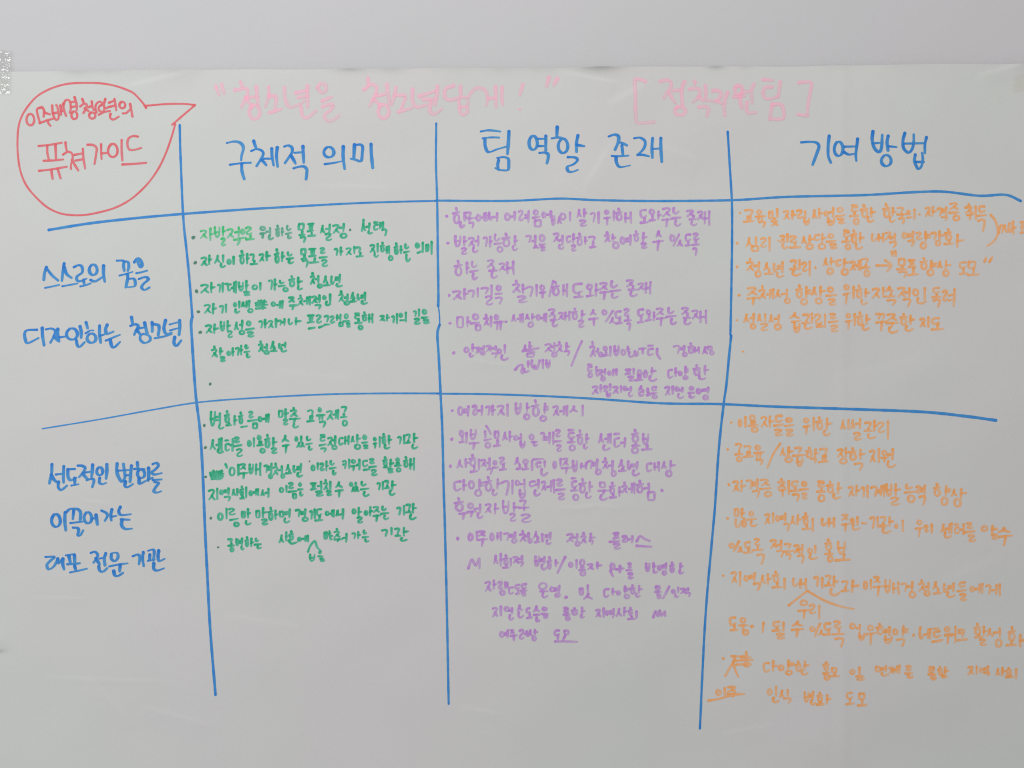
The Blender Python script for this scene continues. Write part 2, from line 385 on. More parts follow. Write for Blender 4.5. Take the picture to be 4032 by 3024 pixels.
# crops the writing was traced from: origin and scale
STRIP = {'S': (0, 0, 1), 'G1': (740, 840, 2.212), 'G2': (740, 1080, 2.212), 'G3': (740, 1220, 2.212), 'G4': (760, 1580, 2.212), 'G5': (760, 1780, 2.212),
         'G6': (760, 1950, 2.212), 'P1': (1720, 790, 1.975), 'P2': (1720, 1060, 1.975), 'P3': (1720, 1250, 1.975), 'P4': (1740, 1560, 1.975),
         'P5': (1740, 1780, 1.975), 'P6': (1740, 2080, 1.975), 'P7': (1740, 2260, 1.975), 'O1': (2880, 780, 1.920), 'O2': (2880, 1050, 1.920),
         'O3': (2800, 1600, 1.7955), 'O4': (2800, 1850, 1.7955), 'O5': (2800, 2200, 1.7955), 'O6': (2760, 2480, 1.739),
         'R': (40, 280, 2.765), 'K1': (820, 280, 1.536), 'K2': (2440, 280, 2.698), 'B1': (880, 500, 3.456), 'B2': (1860, 470, 2.765),
         'B3': (3120, 490, 3.687), 'B4': (60, 980, 3.16), 'B5': (120, 1780, 3.19)}
TEXT = r"""
@line green|G1|first bulleted line in the green upper cell
*47 211 19;^bright_green;ㅈ 100 138 175 225;ㅏ 172 122 232 238;ㅂ 222 112 288 215;ㅏ 288 110 335 205;ㄹ 282 205 335 288;ㅈ 332 125 405 218;ㅓ 400 112 460 215;ㄱ 390 216 462 282;ㅇ 452 128 502 188;ㅡ 440 198 514 228;ㄹ 493 110 562 190;ㅗ 500 188 585 238;|;^dull_green;ㅇ 620 105 680 155;ㅜ 620 160 682 215;ㅓ 672 118 735 200;ㄴ 692 185 750 234;ㅎ 755 98 805 208;ㅏ 803 120 840 202;ㄴ 848 98 900 155;ㅡ 842 155 905 188;ㄴ 858 182 906 226;|;^green;ㅁ 950 76 1018 150;ㅗ 960 150 1025 200;ㄱ 972 194 1032 257;ㅍ 1033 76 1102 165;ㅗ 1038 162 1114 207;|;ㅅ 1145 98 1198 178;ㅓ 1190 86 1250 178;ㄹ 1188 165 1257 242;ㅈ 1255 88 1325 178;ㅓ 1312 84 1375 165;ㅇ 1318 163 1392 222;*1411 143 12;|;ㅅ 1505 48 1552 162;ㅓ 1543 78 1597 152;ㄴ 1558 148 1612 184;ㅌ 1608 66 1662 152;ㅐ 1658 72 1712 142;ㄱ 1682 128 1740 200
@line green|G1|second bulleted line in the green upper cell
*64 430 17;ㅈ 108 375 175 462;ㅏ 168 358 215 450;ㅅ 225 360 290 440;ㅣ 298 358 312 432;ㄴ 272 432 332 477;ㅇ 335 392 382 452;ㅣ 388 372 404 450;|;ㅎ 442 320 500 445;ㅏ 498 345 538 445;ㄱ 532 345 582 420;ㅗ 535 405 612 455;ㅈ 615 345 670 425;ㅏ 662 328 722 415;|;ㅎ 745 305 802 437;ㅏ 800 330 848 425;ㄴ 855 330 910 375;ㅡ 850 378 922 405;ㄴ 865 400 925 442;|;ㅁ 972 298 1035 365;ㅗ 980 362 1040 410;ㄱ 990 400 1055 475;ㅍ 1045 298 1120 385;ㅗ 1055 385 1145 440;ㄹ 1142 290 1200 355;ㅡ 1138 368 1218 395;ㄹ 1155 395 1222 470;|;ㄱ 1268 295 1312 370;ㅏ 1312 290 1358 375;ㅈ 1368 290 1430 368;ㅣ 1440 280 1455 355;ㄱ 1455 285 1510 345;ㅗ 1462 338 1535 388;|;ㅈ 1578 262 1635 345;ㅣ 1645 255 1658 340;ㄴ 1612 338 1665 387;ㅎ 1668 250 1720 345;ㅐ 1718 280 1765 360;ㅇ 1740 360 1792 420;ㅎ 1790 255 1840 362;ㅏ 1838 280 1880 358;ㄴ 1880 262 1928 315;ㅡ 1876 320 1935 350;ㄴ 1890 352 1944 427;|;ㅇ 1975 252 2022 308;ㅡ 1990 320 2042 355;ㅣ 2038 248 2052 350;ㅁ 2062 262 2105 340;ㅣ 2112 240 2132 362
@line green|G2|third bulleted line in the green upper cell
*75 148 18;ㅈ 105 80 190 168;ㅏ 180 66 242 168;ㄱ 250 78 290 165;ㅣ 295 68 308 160;ㄱ 315 72 362 105;ㄷ 335 75 380 150;ㅔ 372 60 428 168;ㅂ 430 62 490 150;ㅏ 490 48 530 145;ㄹ 472 140 545 190;ㅇ 548 82 610 140;ㅣ 618 66 636 142;|;ㄱ 692 38 740 135;ㅏ 735 35 780 140;ㄴ 785 45 840 85;ㅡ 778 85 850 112;ㅇ 815 105 875 157;ㅎ 868 5 935 112;ㅏ 935 20 1000 108;ㄴ 942 98 1002 140;|;ㅊ 1058 -16 1110 90;ㅓ 1102 5 1150 80;ㅇ 1118 75 1175 124;ㅅ 1172 8 1222 78;ㅗ 1175 70 1245 107;ㄴ 1235 10 1280 95;ㅕ 1275 -8 1338 80;ㄴ 1280 75 1352 114
@line green|G2|fourth bulleted line in the green upper cell, with a scribbled-out syllable
*90 326 16;ㅈ 135 255 205 345;ㅏ 198 250 255 350;ㄱ 268 262 315 342;ㅣ 322 255 336 340;|;ㅇ 388 238 430 292;ㅣ 438 228 450 300;ㄴ 398 295 455 342;ㅅ 455 238 500 290;ㅐ 495 225 545 300;ㅇ 512 290 572 342;~585,250 680,238;~590,270 690,262;~590,298 672,290;~612,230 608,298;~662,228 650,300;~635,228 638,295;|;ㅇ 715 232 765 285;ㅔ 762 225 832 302;|;ㅈ 868 188 930 248;ㅜ 872 255 952 308;ㅊ 948 178 1005 275;ㅔ 998 188 1070 270;ㅈ 1068 180 1130 255;ㅓ 1115 172 1158 250;ㄱ 1098 255 1162 306;ㅇ 1165 178 1208 225;ㅣ 1225 168 1245 270;ㄴ 1188 228 1245 278;|;ㅊ 1305 143 1362 240;ㅓ 1355 165 1405 235;ㅇ 1350 222 1412 272;ㅅ 1408 152 1460 220;ㅗ 1405 212 1470 247;ㄴ 1465 165 1505 230;ㅕ 1500 150 1558 235;ㄴ 1500 222 1572 264
@line green|G2|fifth bulleted line in the green upper cell
*106 505 17;ㅈ 145 432 215 520;ㅏ 205 428 272 520;ㅂ 272 405 325 500;ㅏ 325 400 375 500;ㄹ 335 485 393 560;ㅅ 395 410 445 490;ㅓ 440 395 485 485;ㅇ 435 480 498 533;ㅇ 500 398 550 455;ㅡ 495 460 578 492;ㄹ 505 492 580 552;|;ㄱ 610 395 655 472;ㅏ 652 388 695 472;ㅈ 690 392 745 472;ㅣ 755 382 770 468;ㄱ 772 392 820 450;ㅓ 810 380 852 452;ㄴ 862 382 915 445;ㅏ 910 372 990 447;|;ㅍ 1030 345 1105 430;ㅡ 1038 452 1108 482;ㄹ 1105 345 1165 430;ㅡ 1130 435 1187 472;ㄱ 1178 350 1230 420;ㅡ 1180 425 1240 447;ㄹ 1228 352 1280 430;ㅐ 1280 345 1340 410;ㅁ 1305 410 1357 462;ㅇ 1352 335 1400 395;ㅡ 1345 395 1412 420;ㄹ 1370 415 1418 467;|;ㅌ 1442 330 1500 395;ㅗ 1445 390 1520 435;ㅇ 1475 435 1528 490;ㅎ 1510 325 1565 415;ㅐ 1562 340 1620 428;|;ㅈ 1665 350 1720 412;ㅏ 1715 345 1762 412;ㄱ 1768 350 1805 425;ㅣ 1812 335 1828 432;ㅇ 1832 330 1875 380;ㅡ 1840 388 1895 410;ㅣ 1890 325 1904 420;|;ㄱ 1958 308 1995 370;ㅣ 2005 298 2018 370;ㄹ 1962 375 2027 442;ㅇ 2035 298 2085 355;ㅡ 2028 362 2095 388;ㄹ 2040 385 2107 434
@line green|G3|last line in the green upper cell
ㅊ 198 312 262 415;ㅏ 262 325 310 400;ㄹ 272 400 330 457;ㅇ 330 352 375 405;ㅏ 372 325 408 405;ㄱ 405 320 450 402;ㅏ 445 302 482 398;ㄴ 488 302 530 345;ㅡ 482 350 545 378;ㄴ 500 378 548 424;|;ㅊ 605 268 660 370;ㅓ 652 292 700 360;ㅇ 650 345 712 392;ㅅ 708 270 765 345;ㅗ 712 335 780 370;ㄴ 780 290 818 345;ㅓ 808 275 862 335;ㄴ 800 328 862 372
@line green|G3|lone green bullet dot under the green upper cell text
*194 646 14
@line green|G4|first bulleted line in the green lower cell
*100 210 15;ㅂ 145 85 205 220;ㅕ 195 95 255 210;ㄴ 215 198 277 247;ㅎ 270 78 330 195;ㅗ 285 185 345 220;ㅏ 345 120 392 212;ㅎ 392 90 445 205;ㅡ 412 205 482 235;ㄹ 478 78 530 150;ㅡ 475 152 562 182;ㅁ 512 182 572 247;ㅇ 562 125 610 185;ㅔ 605 108 672 192;|;ㅁ 735 72 790 150;ㅏ 785 62 838 155;ㄹ 778 148 835 212;ㅊ 840 50 915 140;ㅜ 832 138 940 195;ㄴ 862 190 925 238;|;ㄱ 992 65 1055 155;ㅛ 990 125 1067 187;ㅇ 1085 50 1122 100;ㅠ 1072 105 1160 165;ㄱ 1095 165 1162 232;ㅈ 1158 72 1225 165;ㅔ 1215 68 1278 160;ㄱ 1285 38 1345 100;ㅗ 1280 105 1352 150;ㅇ 1295 155 1352 224
@line green|G4|second bulleted line in the green lower cell
*110 403 15;ㅅ 145 330 205 425;ㅔ 195 318 262 435;ㄴ 208 412 275 457;ㅌ 272 332 325 440;ㅓ 318 322 362 440;ㄹ 352 303 412 365;ㅡ 350 370 430 402;ㄹ 370 405 440 487;|;ㅇ 470 335 512 402;ㅣ 522 313 540 404;ㅇ 555 290 600 342;ㅛ 552 345 625 398;ㅇ 578 402 637 457;ㅎ 620 285 680 410;ㅏ 678 312 740 405;ㄹ 675 398 740 462;|;ㅅ 770 292 842 358;ㅜ 772 365 845 450;|;ㅇ 882 300 920 355;ㅣ 935 298 950 368;ㅆ 900 352 980 407;ㄴ 980 300 1035 350;ㅡ 978 355 1045 385;ㄴ 1000 385 1047 434;|;ㅌ 1100 285 1160 355;ㅡ 1098 362 1168 395;ㄱ 1108 398 1170 447;ㅈ 1168 305 1225 395;ㅓ 1215 298 1255 380;ㅇ 1205 375 1264 428;ㄷ 1262 308 1315 387;ㅐ 1312 300 1372 385;ㅅ 1372 300 1415 362;ㅏ 1412 288 1470 365;ㅇ 1402 365 1470 425;ㅇ 1475 288 1520 340;ㅡ 1468 345 1532 370;ㄹ 1478 372 1537 420;|;ㅇ 1568 305 1605 350;ㅜ 1565 350 1612 410;ㅣ 1620 300 1636 405;ㅎ 1640 278 1690 378;ㅏ 1690 292 1742 378;ㄴ 1660 372 1722 420;|;ㄱ 1778 298 1822 380;ㅣ 1832 290 1848 378;ㄱ 1850 278 1900 335;ㅗ 1850 335 1905 372;ㅏ 1905 275 1967 365;ㄴ 1900 368 1965 420
@line green|G4|third bulleted line in the green lower cell, opening with a scribbled-out patch
*113 658 13;~150,622 260,608;~155,640 268,630;~160,658 265,650;~165,678 255,668;~180,605 175,675;~250,605 255,660;~210,612 215,680;~233,612 236,678;|;~285,548 298,578;ㅇ 310 562 375 657;ㅣ 388 545 405 652;ㅈ 408 535 470 600;ㅜ 402 610 487 674;ㅂ 482 540 535 635;ㅐ 535 535 605 652;ㄱ 615 545 660 625;ㅕ 650 532 700 632;ㅇ 655 625 702 680;ㅊ 692 540 750 650;ㅓ 740 560 795 640;ㅇ 762 620 808 677;ㅅ 802 545 858 612;ㅗ 805 605 872 637;ㄴ 868 555 905 625;ㅕ 900 535 958 625;ㄴ 900 615 964 664;|;*1017 522 9;ㅇ 1025 545 1072 612;ㅣ 1082 530 1095 605;ㄹ 1100 530 1150 610;ㅏ 1148 512 1190 610;ㄴ 1188 512 1240 560;ㅡ 1185 565 1254 595;ㄴ 1210 595 1254 647;|;ㅋ 1298 505 1345 590;ㅣ 1355 498 1370 590;ㅇ 1375 500 1425 545;ㅜ 1372 548 1430 607;ㅓ 1422 498 1468 600;ㄷ 1470 505 1530 575;ㅡ 1480 578 1547 607;ㄹ 1530 490 1588 548;ㅡ 1530 555 1605 582;ㄹ 1545 585 1610 652;|;ㅎ 1650 480 1702 570;ㅗ 1655 555 1710 585;ㅏ 1702 500 1755 585;ㄹ 1690 578 1752 628;ㅇ 1762 485 1808 530;ㅛ 1752 530 1822 572;ㅇ 1765 570 1820 622;ㅎ 1828 478 1885 580;ㅐ 1880 488 1942 604
@line green|G5|fourth line in the green lower cell, without a bullet
ㅈ 130 318 200 425;ㅣ 205 310 222 418;ㅇ 228 322 272 378;ㅕ 268 308 330 375;ㄱ 268 378 337 432;ㅅ 335 318 378 382;ㅏ 372 312 412 384;ㅎ 405 292 452 385;ㅗ 405 378 460 414;ㅣ 458 300 472 400;ㅇ 485 328 528 385;ㅔ 522 315 585 385;ㅅ 588 322 630 385;ㅓ 625 310 678 400;|;ㅇ 748 298 798 360;ㅣ 808 284 824 358;ㄹ 828 258 885 325;ㅡ 828 328 912 355;ㅁ 862 352 912 412;ㅇ 918 260 955 305;ㅡ 910 312 965 335;ㄴ 925 340 967 390;|;ㅍ 1022 260 1085 335;ㅓ 1080 248 1138 338;ㄹ 1062 330 1142 387;ㅊ 1135 238 1185 335;ㅣ 1190 250 1205 335;ㄹ 1155 328 1217 384;|;ㅅ 1238 255 1308 315;ㅜ 1235 318 1314 392;|;ㅇ 1358 255 1400 305;ㅣ 1412 258 1426 320;ㅆ 1375 298 1455 350;ㄴ 1458 250 1515 300;ㅡ 1455 305 1540 335;ㄴ 1478 338 1542 392;|;ㄱ 1598 258 1640 335;ㅣ 1648 252 1662 332;ㄱ 1665 240 1712 290;ㅗ 1665 290 1720 325;ㅏ 1715 245 1777 330;ㄴ 1705 325 1768 382
@line green|G5|fifth line in the green lower cell
*157 575 14;ㅇ 210 520 270 602;ㅣ 285 485 302 590;ㄹ 302 482 375 555;ㅡ 318 568 402 602;ㅇ 350 602 410 657;ㅁ 418 508 465 580;ㅏ 462 490 510 580;ㄴ 448 592 512 640;|;ㅁ 540 500 592 580;ㅏ 588 478 655 572;ㄹ 590 575 658 640;ㅎ 650 475 708 600;ㅏ 702 498 750 590;ㅁ 745 505 800 570;ㅕ 795 490 862 575;ㄴ 785 570 850 624;|;ㄱ 888 492 942 570;ㅕ 938 490 995 570;ㅇ 945 558 1012 610;ㄱ 1012 498 1048 590;ㅣ 1055 490 1070 582;ㄷ 1068 485 1130 560;ㅗ 1062 550 1142 608;ㅇ 1148 505 1195 560;ㅔ 1190 498 1240 570;ㅅ 1242 500 1282 560;ㅓ 1275 488 1327 588;|;ㅇ 1380 485 1428 545;ㅏ 1425 475 1480 565;ㄹ 1425 555 1487 622;ㅇ 1488 500 1530 555;ㅏ 1528 468 1572 560;ㅈ 1565 465 1632 530;ㅜ 1565 535 1642 602;ㄴ 1640 465 1690 515;ㅡ 1635 518 1712 545;ㄴ 1655 545 1712 592;|;ㄱ 1770 470 1818 550;ㅣ 1830 458 1848 550;ㄱ 1852 445 1905 498;ㅗ 1850 500 1910 535;ㅏ 1898 440 1955 535;ㄴ 1880 535 1952 594
@line green|G6|last bulleted line in the green lower cell, with an inserted word under a caret
*218 454 11;ㄱ 298 372 350 412;ㅗ 298 412 365 452;ㅇ 315 448 362 502;ㅂ 368 375 405 445;ㅕ 398 370 440 445;ㄴ 410 440 452 484;ㅎ 448 360 495 455;ㅏ 490 370 535 455;ㄴ 535 368 580 410;ㅡ 530 415 600 440;ㄴ 550 435 604 472;|;ㅅ 745 340 800 420;ㅏ 795 312 840 400;ㅎ 832 308 885 400;~835,395 860,420 905,408;ㅇ 908 358 950 405;ㅔ 945 345 1016 410;|;ㅁ 1135 310 1180 388;ㅏ 1175 303 1212 360;ㄷ 1185 340 1222 394;ㅊ 1222 288 1290 375;ㅜ 1222 370 1305 410;ㅓ 1300 325 1357 412;|;ㄱ 1380 318 1425 385;ㅏ 1422 310 1470 382;ㄴ 1478 298 1520 345;ㅡ 1472 348 1538 375;ㄴ 1490 375 1542 412;|;ㄱ 1640 290 1705 362;ㅣ 1722 275 1738 348;ㄱ 1752 278 1808 335;ㅗ 1755 335 1815 362;ㅏ 1812 273 1885 360;ㄴ 1800 362 1872 404;|;~1003,490 1022,440 1062,398 1082,450 1112,482;ㅂ 1008 508 1072 580;ㄷ 1090 478 1125 515;ㅡ 1085 520 1138 540;ㄹ 1100 540 1150 580
@line purple|P1|first bulleted line in the purple upper cell
*76 120 14;ㅎ 118 48 190 180;ㅏ 200 85 240 160;ㄴ 170 160 218 214;ㄱ 215 82 275 130;ㅜ 200 125 302 165;ㄱ 245 160 295 218;ㅇ 300 98 348 165;ㅔ 345 90 392 168;ㅅ 385 85 430 158;ㅓ 425 88 490 165;|;ㅇ 522 90 578 162;ㅓ 575 82 622 162;ㄹ 628 68 680 162;ㅕ 680 72 727 172;ㅇ 745 63 795 118;ㅡ 742 112 805 142;ㅁ 750 142 822 210;ㅇ 812 78 855 140;ㅓ 850 75 905 140;ㅂ 885 110 925 197;ㅅ 930 120 975 182;ㅇ 950 88 1010 155;ㅣ 1025 82 1048 162;|;ㅅ 1085 62 1130 130;ㅏ 1130 60 1172 135;ㄹ 1105 140 1172 202;ㄱ 1190 85 1240 172;ㅣ 1248 80 1270 178;|;ㅇ 1300 65 1345 110;ㅜ 1295 115 1360 184;ㅣ 1362 75 1392 165;ㅎ 1385 55 1455 158;ㅐ 1452 85 1527 180;|;ㄷ 1575 58 1640 135;ㅗ 1580 130 1652 182;ㅇ 1648 58 1702 112;ㅗ 1648 108 1708 164;ㅏ 1708 75 1754 150;ㅈ 1752 46 1828 128;ㅜ 1745 130 1832 202;ㄴ 1830 46 1890 105;ㅡ 1826 118 1905 145;ㄴ 1845 145 1907 202;|;ㅈ 1940 63 2010 125;ㅗ 1960 115 2025 155;ㄴ 1970 152 2032 197;ㅈ 2025 72 2080 150;ㅐ 2072 75 2137 192
@line purple|P1|second bulleted line in the purple upper cell
*86 330 14;ㅂ 130 268 195 362;ㅏ 195 275 242 358;ㄹ 182 358 240 424;ㅈ 240 278 300 360;ㅓ 292 270 337 358;ㄴ 270 358 325 410;|;ㄱ 355 275 400 362;ㅏ 398 270 440 362;ㄴ 440 256 495 320;ㅡ 440 320 510 345;ㅇ 462 345 520 407;ㅎ 500 250 578 362;ㅏ 590 268 638 355;ㄴ 580 345 632 394;|;ㄱ 685 263 740 330;ㅓ 735 268 782 360;ㅅ 745 345 800 374;ㅇ 790 256 845 325;ㅡ 792 328 850 350;ㄹ 800 348 852 397;|;ㅈ 902 243 960 325;ㅓ 950 262 992 345;ㄴ 940 335 992 382;ㄷ 1000 265 1048 330;ㅏ 1048 253 1085 335;ㄹ 1040 335 1090 397;ㅎ 1082 250 1142 355;ㅏ 1140 275 1180 345;ㄱ 1175 270 1240 328;ㅗ 1185 320 1247 374;|;ㅊ 1300 240 1355 325;ㅏ 1352 255 1395 320;ㅇ 1362 310 1424 377;ㅇ 1422 272 1472 342;ㅕ 1468 258 1522 347;ㅎ 1525 232 1580 322;ㅏ 1585 242 1642 325;ㄹ 1582 320 1640 377;|;ㅅ 1700 230 1752 285;ㅜ 1675 298 1770 387;|;ㅇ 1808 256 1858 322;~1885,262 1860,310 1842,348;ㅅ 1865 300 1922 358;ㄷ 1925 250 1982 318;ㅗ 1928 315 1985 358;ㄹ 1990 243 2045 310;ㅗ 1985 300 2050 355;ㄱ 1988 358 2032 432
@line purple|P1|short third line in the purple upper cell
ㅎ 130 463 208 592;ㅏ 220 475 258 575;ㄴ 262 468 318 525;ㅡ 255 532 327 562;ㄴ 270 562 320 620;|;ㅈ 388 453 455 525;ㅗ 402 520 475 555;ㄴ 415 550 477 607;ㅈ 478 478 540 550;ㅐ 532 470 614 584
@line purple|P2|fourth line in the purple upper cell
*96 203 13;ㅈ 120 160 200 240;ㅏ 195 148 252 240;ㄱ 238 155 300 224;ㅣ 305 140 330 220;ㄱ 338 135 408 195;ㅣ 415 118 435 205;ㄹ 370 200 442 284;ㅇ 455 116 505 172;ㅡ 450 178 515 200;ㄱ 448 210 518 274;|;ㅊ 585 86 655 185;ㅏ 650 112 702 192;ㄹ 622 200 708 264;ㄱ 690 125 755 217;ㅣ 765 115 787 212;|;ㅇ 795 115 845 170;ㅜ 795 165 852 222;~905,92 890,150 875,210;ㅎ 890 92 965 210;ㅐ 970 110 1027 214;|;ㄷ 1050 102 1140 195;ㅗ 1065 175 1147 227;ㅇ 1160 108 1215 165;ㅗ 1160 155 1225 222;ㅏ 1222 110 1268 212;ㅈ 1260 95 1335 165;ㅜ 1262 160 1342 232;ㄴ 1345 85 1410 148;ㅡ 1345 150 1434 180;ㄴ 1352 182 1420 230;|;ㅈ 1470 73 1540 140;ㅗ 1485 135 1565 168;ㄴ 1495 165 1567 217;ㅈ 1560 100 1622 168;ㅐ 1612 93 1677 197
@line purple|P2|fifth line in the purple upper cell
*102 420 13;ㅁ 145 360 215 462;ㅏ 222 365 265 455;ㅇ 272 340 330 400;ㅡ 255 405 335 430;ㅁ 292 425 350 484;ㅊ 360 350 410 440;ㅣ 410 362 432 455;ㅇ 442 346 485 400;ㅠ 440 395 530 472;*538 408 12;|;ㅅ 575 350 622 412;ㅔ 618 343 680 420;ㅅ 680 345 728 395;ㅏ 725 340 772 400;ㅇ 702 400 758 457;ㅇ 768 345 812 400;ㅔ 805 340 862 414;|;ㅈ 865 300 930 375;ㅗ 882 370 945 405;ㄴ 892 400 947 452;ㅈ 942 325 992 395;ㅐ 985 325 1047 402;ㅎ 1045 298 1105 395;ㅏ 1110 315 1162 390;ㄹ 1095 388 1152 457;|;ㅅ 1188 308 1248 360;ㅜ 1178 368 1264 440;|;ㅇ 1280 308 1330 362;~1368,325 1340,370 1315,405;ㅅ 1340 370 1394 425;ㄷ 1380 315 1442 385;ㅗ 1390 378 1454 432;ㄹ 1452 300 1505 370;ㅗ 1455 365 1522 410;ㄱ 1475 408 1515 480;|;ㄷ 1555 302 1615 370;ㅗ 1558 365 1622 424;ㅇ 1625 308 1672 358;ㅗ 1622 350 1680 410;ㅏ 1675 325 1712 405;ㅈ 1705 296 1775 362;ㅜ 1702 365 1790 440;ㄴ 1790 293 1850 350;ㅡ 1785 352 1868 378;ㄴ 1812 380 1870 437;|;ㅈ 1900 290 1968 358;ㅗ 1915 355 1980 388;ㄴ 1918 385 1987 437;ㅈ 1980 310 2042 390;ㅐ 2035 315 2112 424
@line purple|P3|sixth line in the purple upper cell, with a struck-out syllable and a slash
*131 275 15;ㅇ 205 222 255 280;ㅏ 262 203 302 272;ㄴ 245 272 292 314;ㅈ 300 225 345 280;ㅓ 335 215 378 270;ㅇ 335 255 380 297;ㅈ 378 210 432 270;ㅓ 420 218 475 262;ㄱ 422 268 475 317;ㅇ 462 238 510 288;ㅣ 518 208 538 285;ㄴ 490 285 562 337;|;ㅅ 660 210 715 265;ㅏ 705 185 750 270;~668,262 730,248 792,238;~690,255 760,268;ㅁ 688 270 765 314;|;ㅈ 835 195 905 272;ㅓ 890 190 930 260;ㅇ 890 260 942 312;ㅊ 925 188 985 275;ㅏ 990 190 1042 260;ㄱ 988 250 1042 302;|;~1128,185 1085,280 1048,375;|;ㅊ 1188 183 1240 305;ㅓ 1230 235 1268 290;ㅇ 1255 262 1300 312;ㅇ 1290 215 1335 262;ㅗ 1285 262 1345 308;ㅣ 1340 220 1362 310;ㅂ 1372 215 1425 300;ㅇ 1428 240 1475 302;ㅏ 1470 218 1512 275;ㄴ 1485 262 1545 314;ㅂ 1530 255 1575 305;ㅜ 1568 228 1640 285;ㅌ 1632 210 1692 300;~1715,245 1715,285 1738,320;|;ㄱ 1835 210 1900 290;ㅕ 1895 215 1940 270;ㅇ 1905 262 1955 312;ㅎ 1948 193 2008 285;ㅐ 1995 225 2055 285;ㅅ 2062 225 2115 290;ㅁ 2100 218 2150 262;ㅇ 2115 252 2164 297
@line purple|P3|small purple correction written below the struck-out syllable
~610,405 640,372 668,372 655,420 668,435;ㄴ 665 390 722 432;ㅏ 695 335 735 392;ㄴ 728 328 770 400;ㅁ 745 372 785 408;~800,335 780,400;~825,330 825,395;ㅂ 842 325 890 398
@line purple|P3|seventh line in the purple upper cell, starting right of the slash
ㅌ 1165 355 1215 425;ㅇ 1170 422 1218 475;ㅏ 1228 378 1262 450;ㅈ 1240 400 1300 462;ㅓ 1280 395 1325 450;ㅇ 1272 450 1318 502;ㅇ 1325 410 1362 455;~1375,408 1372,450;~1398,405 1398,448;|;ㅍ 1462 395 1520 450;ㅣ 1525 392 1540 450;ㄹ 1482 448 1545 500;ㅇ 1555 400 1600 455;ㅛ 1540 445 1610 500;ㅎ 1600 410 1650 475;ㅏ 1652 385 1712 450;ㄴ 1645 450 1717 502;|;ㄷ 1788 395 1840 478;ㅏ 1842 388 1885 465;ㅇ 1875 412 1915 460;ㅑ 1918 376 1962 450;ㅇ 1910 448 1960 487;|;ㅎ 1990 366 2060 455;ㅏ 2065 368 2127 450;ㄴ 2030 448 2100 488
@line purple|P3|last line in the purple upper cell, just above the grid line
ㅈ 1205 525 1265 600;ㅏ 1260 518 1300 585;ㄹ 1290 525 1340 585;ㅣ 1342 513 1356 570;ㅂ 1315 575 1362 624;ㅈ 1365 528 1420 597;ㅣ 1428 528 1440 590;ㅇ 1445 528 1485 575;ㅓ 1478 535 1528 585;ㄴ 1485 578 1532 622;|;ㅅ 1560 528 1620 575;ㄷ 1565 568 1618 617;ㅅ 1628 545 1655 590;ㅗ 1628 580 1668 614;ㄷ 1665 530 1715 575;ㅡ 1662 578 1720 600;ㅇ 1670 595 1722 637;|;ㅈ 1770 530 1822 612;ㅣ 1828 530 1842 600;ㅇ 1848 535 1890 580;ㅓ 1882 540 1925 590;ㄴ 1865 585 1930 634;|;ㅇ 1958 530 2005 570;ㅡ 1950 575 2010 595;ㄴ 1955 595 2014 630;ㅇ 2014 545 2060 600;ㅕ 2055 538 2130 595;ㅇ 2065 598 2118 647
@line purple|P4|first bulleted line in the purple lower cell
*80 112 13;ㅇ 118 72 170 158;ㅕ 165 72 222 160;ㄹ 230 62 280 152;ㅓ 272 68 330 155;ㄱ 335 70 382 152;ㅏ 378 68 422 154;ㅈ 425 62 492 152;ㅣ 500 60 520 162;|;ㅂ 562 50 622 148;ㅏ 645 50 690 130;ㅇ 632 130 690 190;ㅎ 692 25 770 160;ㅑ 780 50 834 140;ㅇ 755 145 820 202;|;ㅈ 858 68 915 157;ㅔ 912 72 987 157;ㅅ 990 72 1062 130;ㅣ 1085 66 1105 160
@line purple|P4|second bulleted line in the purple lower cell
*77 334 15;ㅇ 130 258 175 318;ㅗ 130 308 190 372;ㅣ 180 275 202 370;ㅂ 212 253 275 342;ㅜ 205 350 292 412;|;~345,232 360,255 380,295;~335,275 338,320;ㅡ 325 322 392 352;ㅇ 330 350 385 410;ㅁ 400 265 450 335;ㅗ 400 340 465 400;ㅅ 465 275 515 345;ㅏ 510 268 555 360;ㅇ 552 300 600 350;ㅓ 590 288 628 365;ㅂ 600 345 655 407;|;ㅇ 672 288 722 345;ㅡ 690 345 750 365;ㄴ 705 350 750 395;ㄱ 762 275 805 350;ㅖ 795 275 882 382;ㄹ 878 252 930 322;ㅡ 875 340 937 362;ㄹ 885 372 937 437;|;ㅌ 975 253 1038 335;ㅗ 975 332 1042 370;ㅇ 985 370 1045 432;ㅎ 1045 260 1105 380;ㅏ 1108 290 1155 375;ㄴ 1095 370 1140 417;|;ㅅ 1212 290 1265 370;ㅔ 1262 290 1325 375;ㄴ 1245 375 1315 427;ㅌ 1330 282 1390 402;ㅓ 1385 320 1442 404;|;ㅎ 1468 258 1540 365;ㅗ 1475 365 1545 395;ㅇ 1468 390 1535 452;ㅂ 1552 288 1615 380;ㅗ 1550 375 1638 427
@line purple|P4|third bulleted line in the purple lower cell
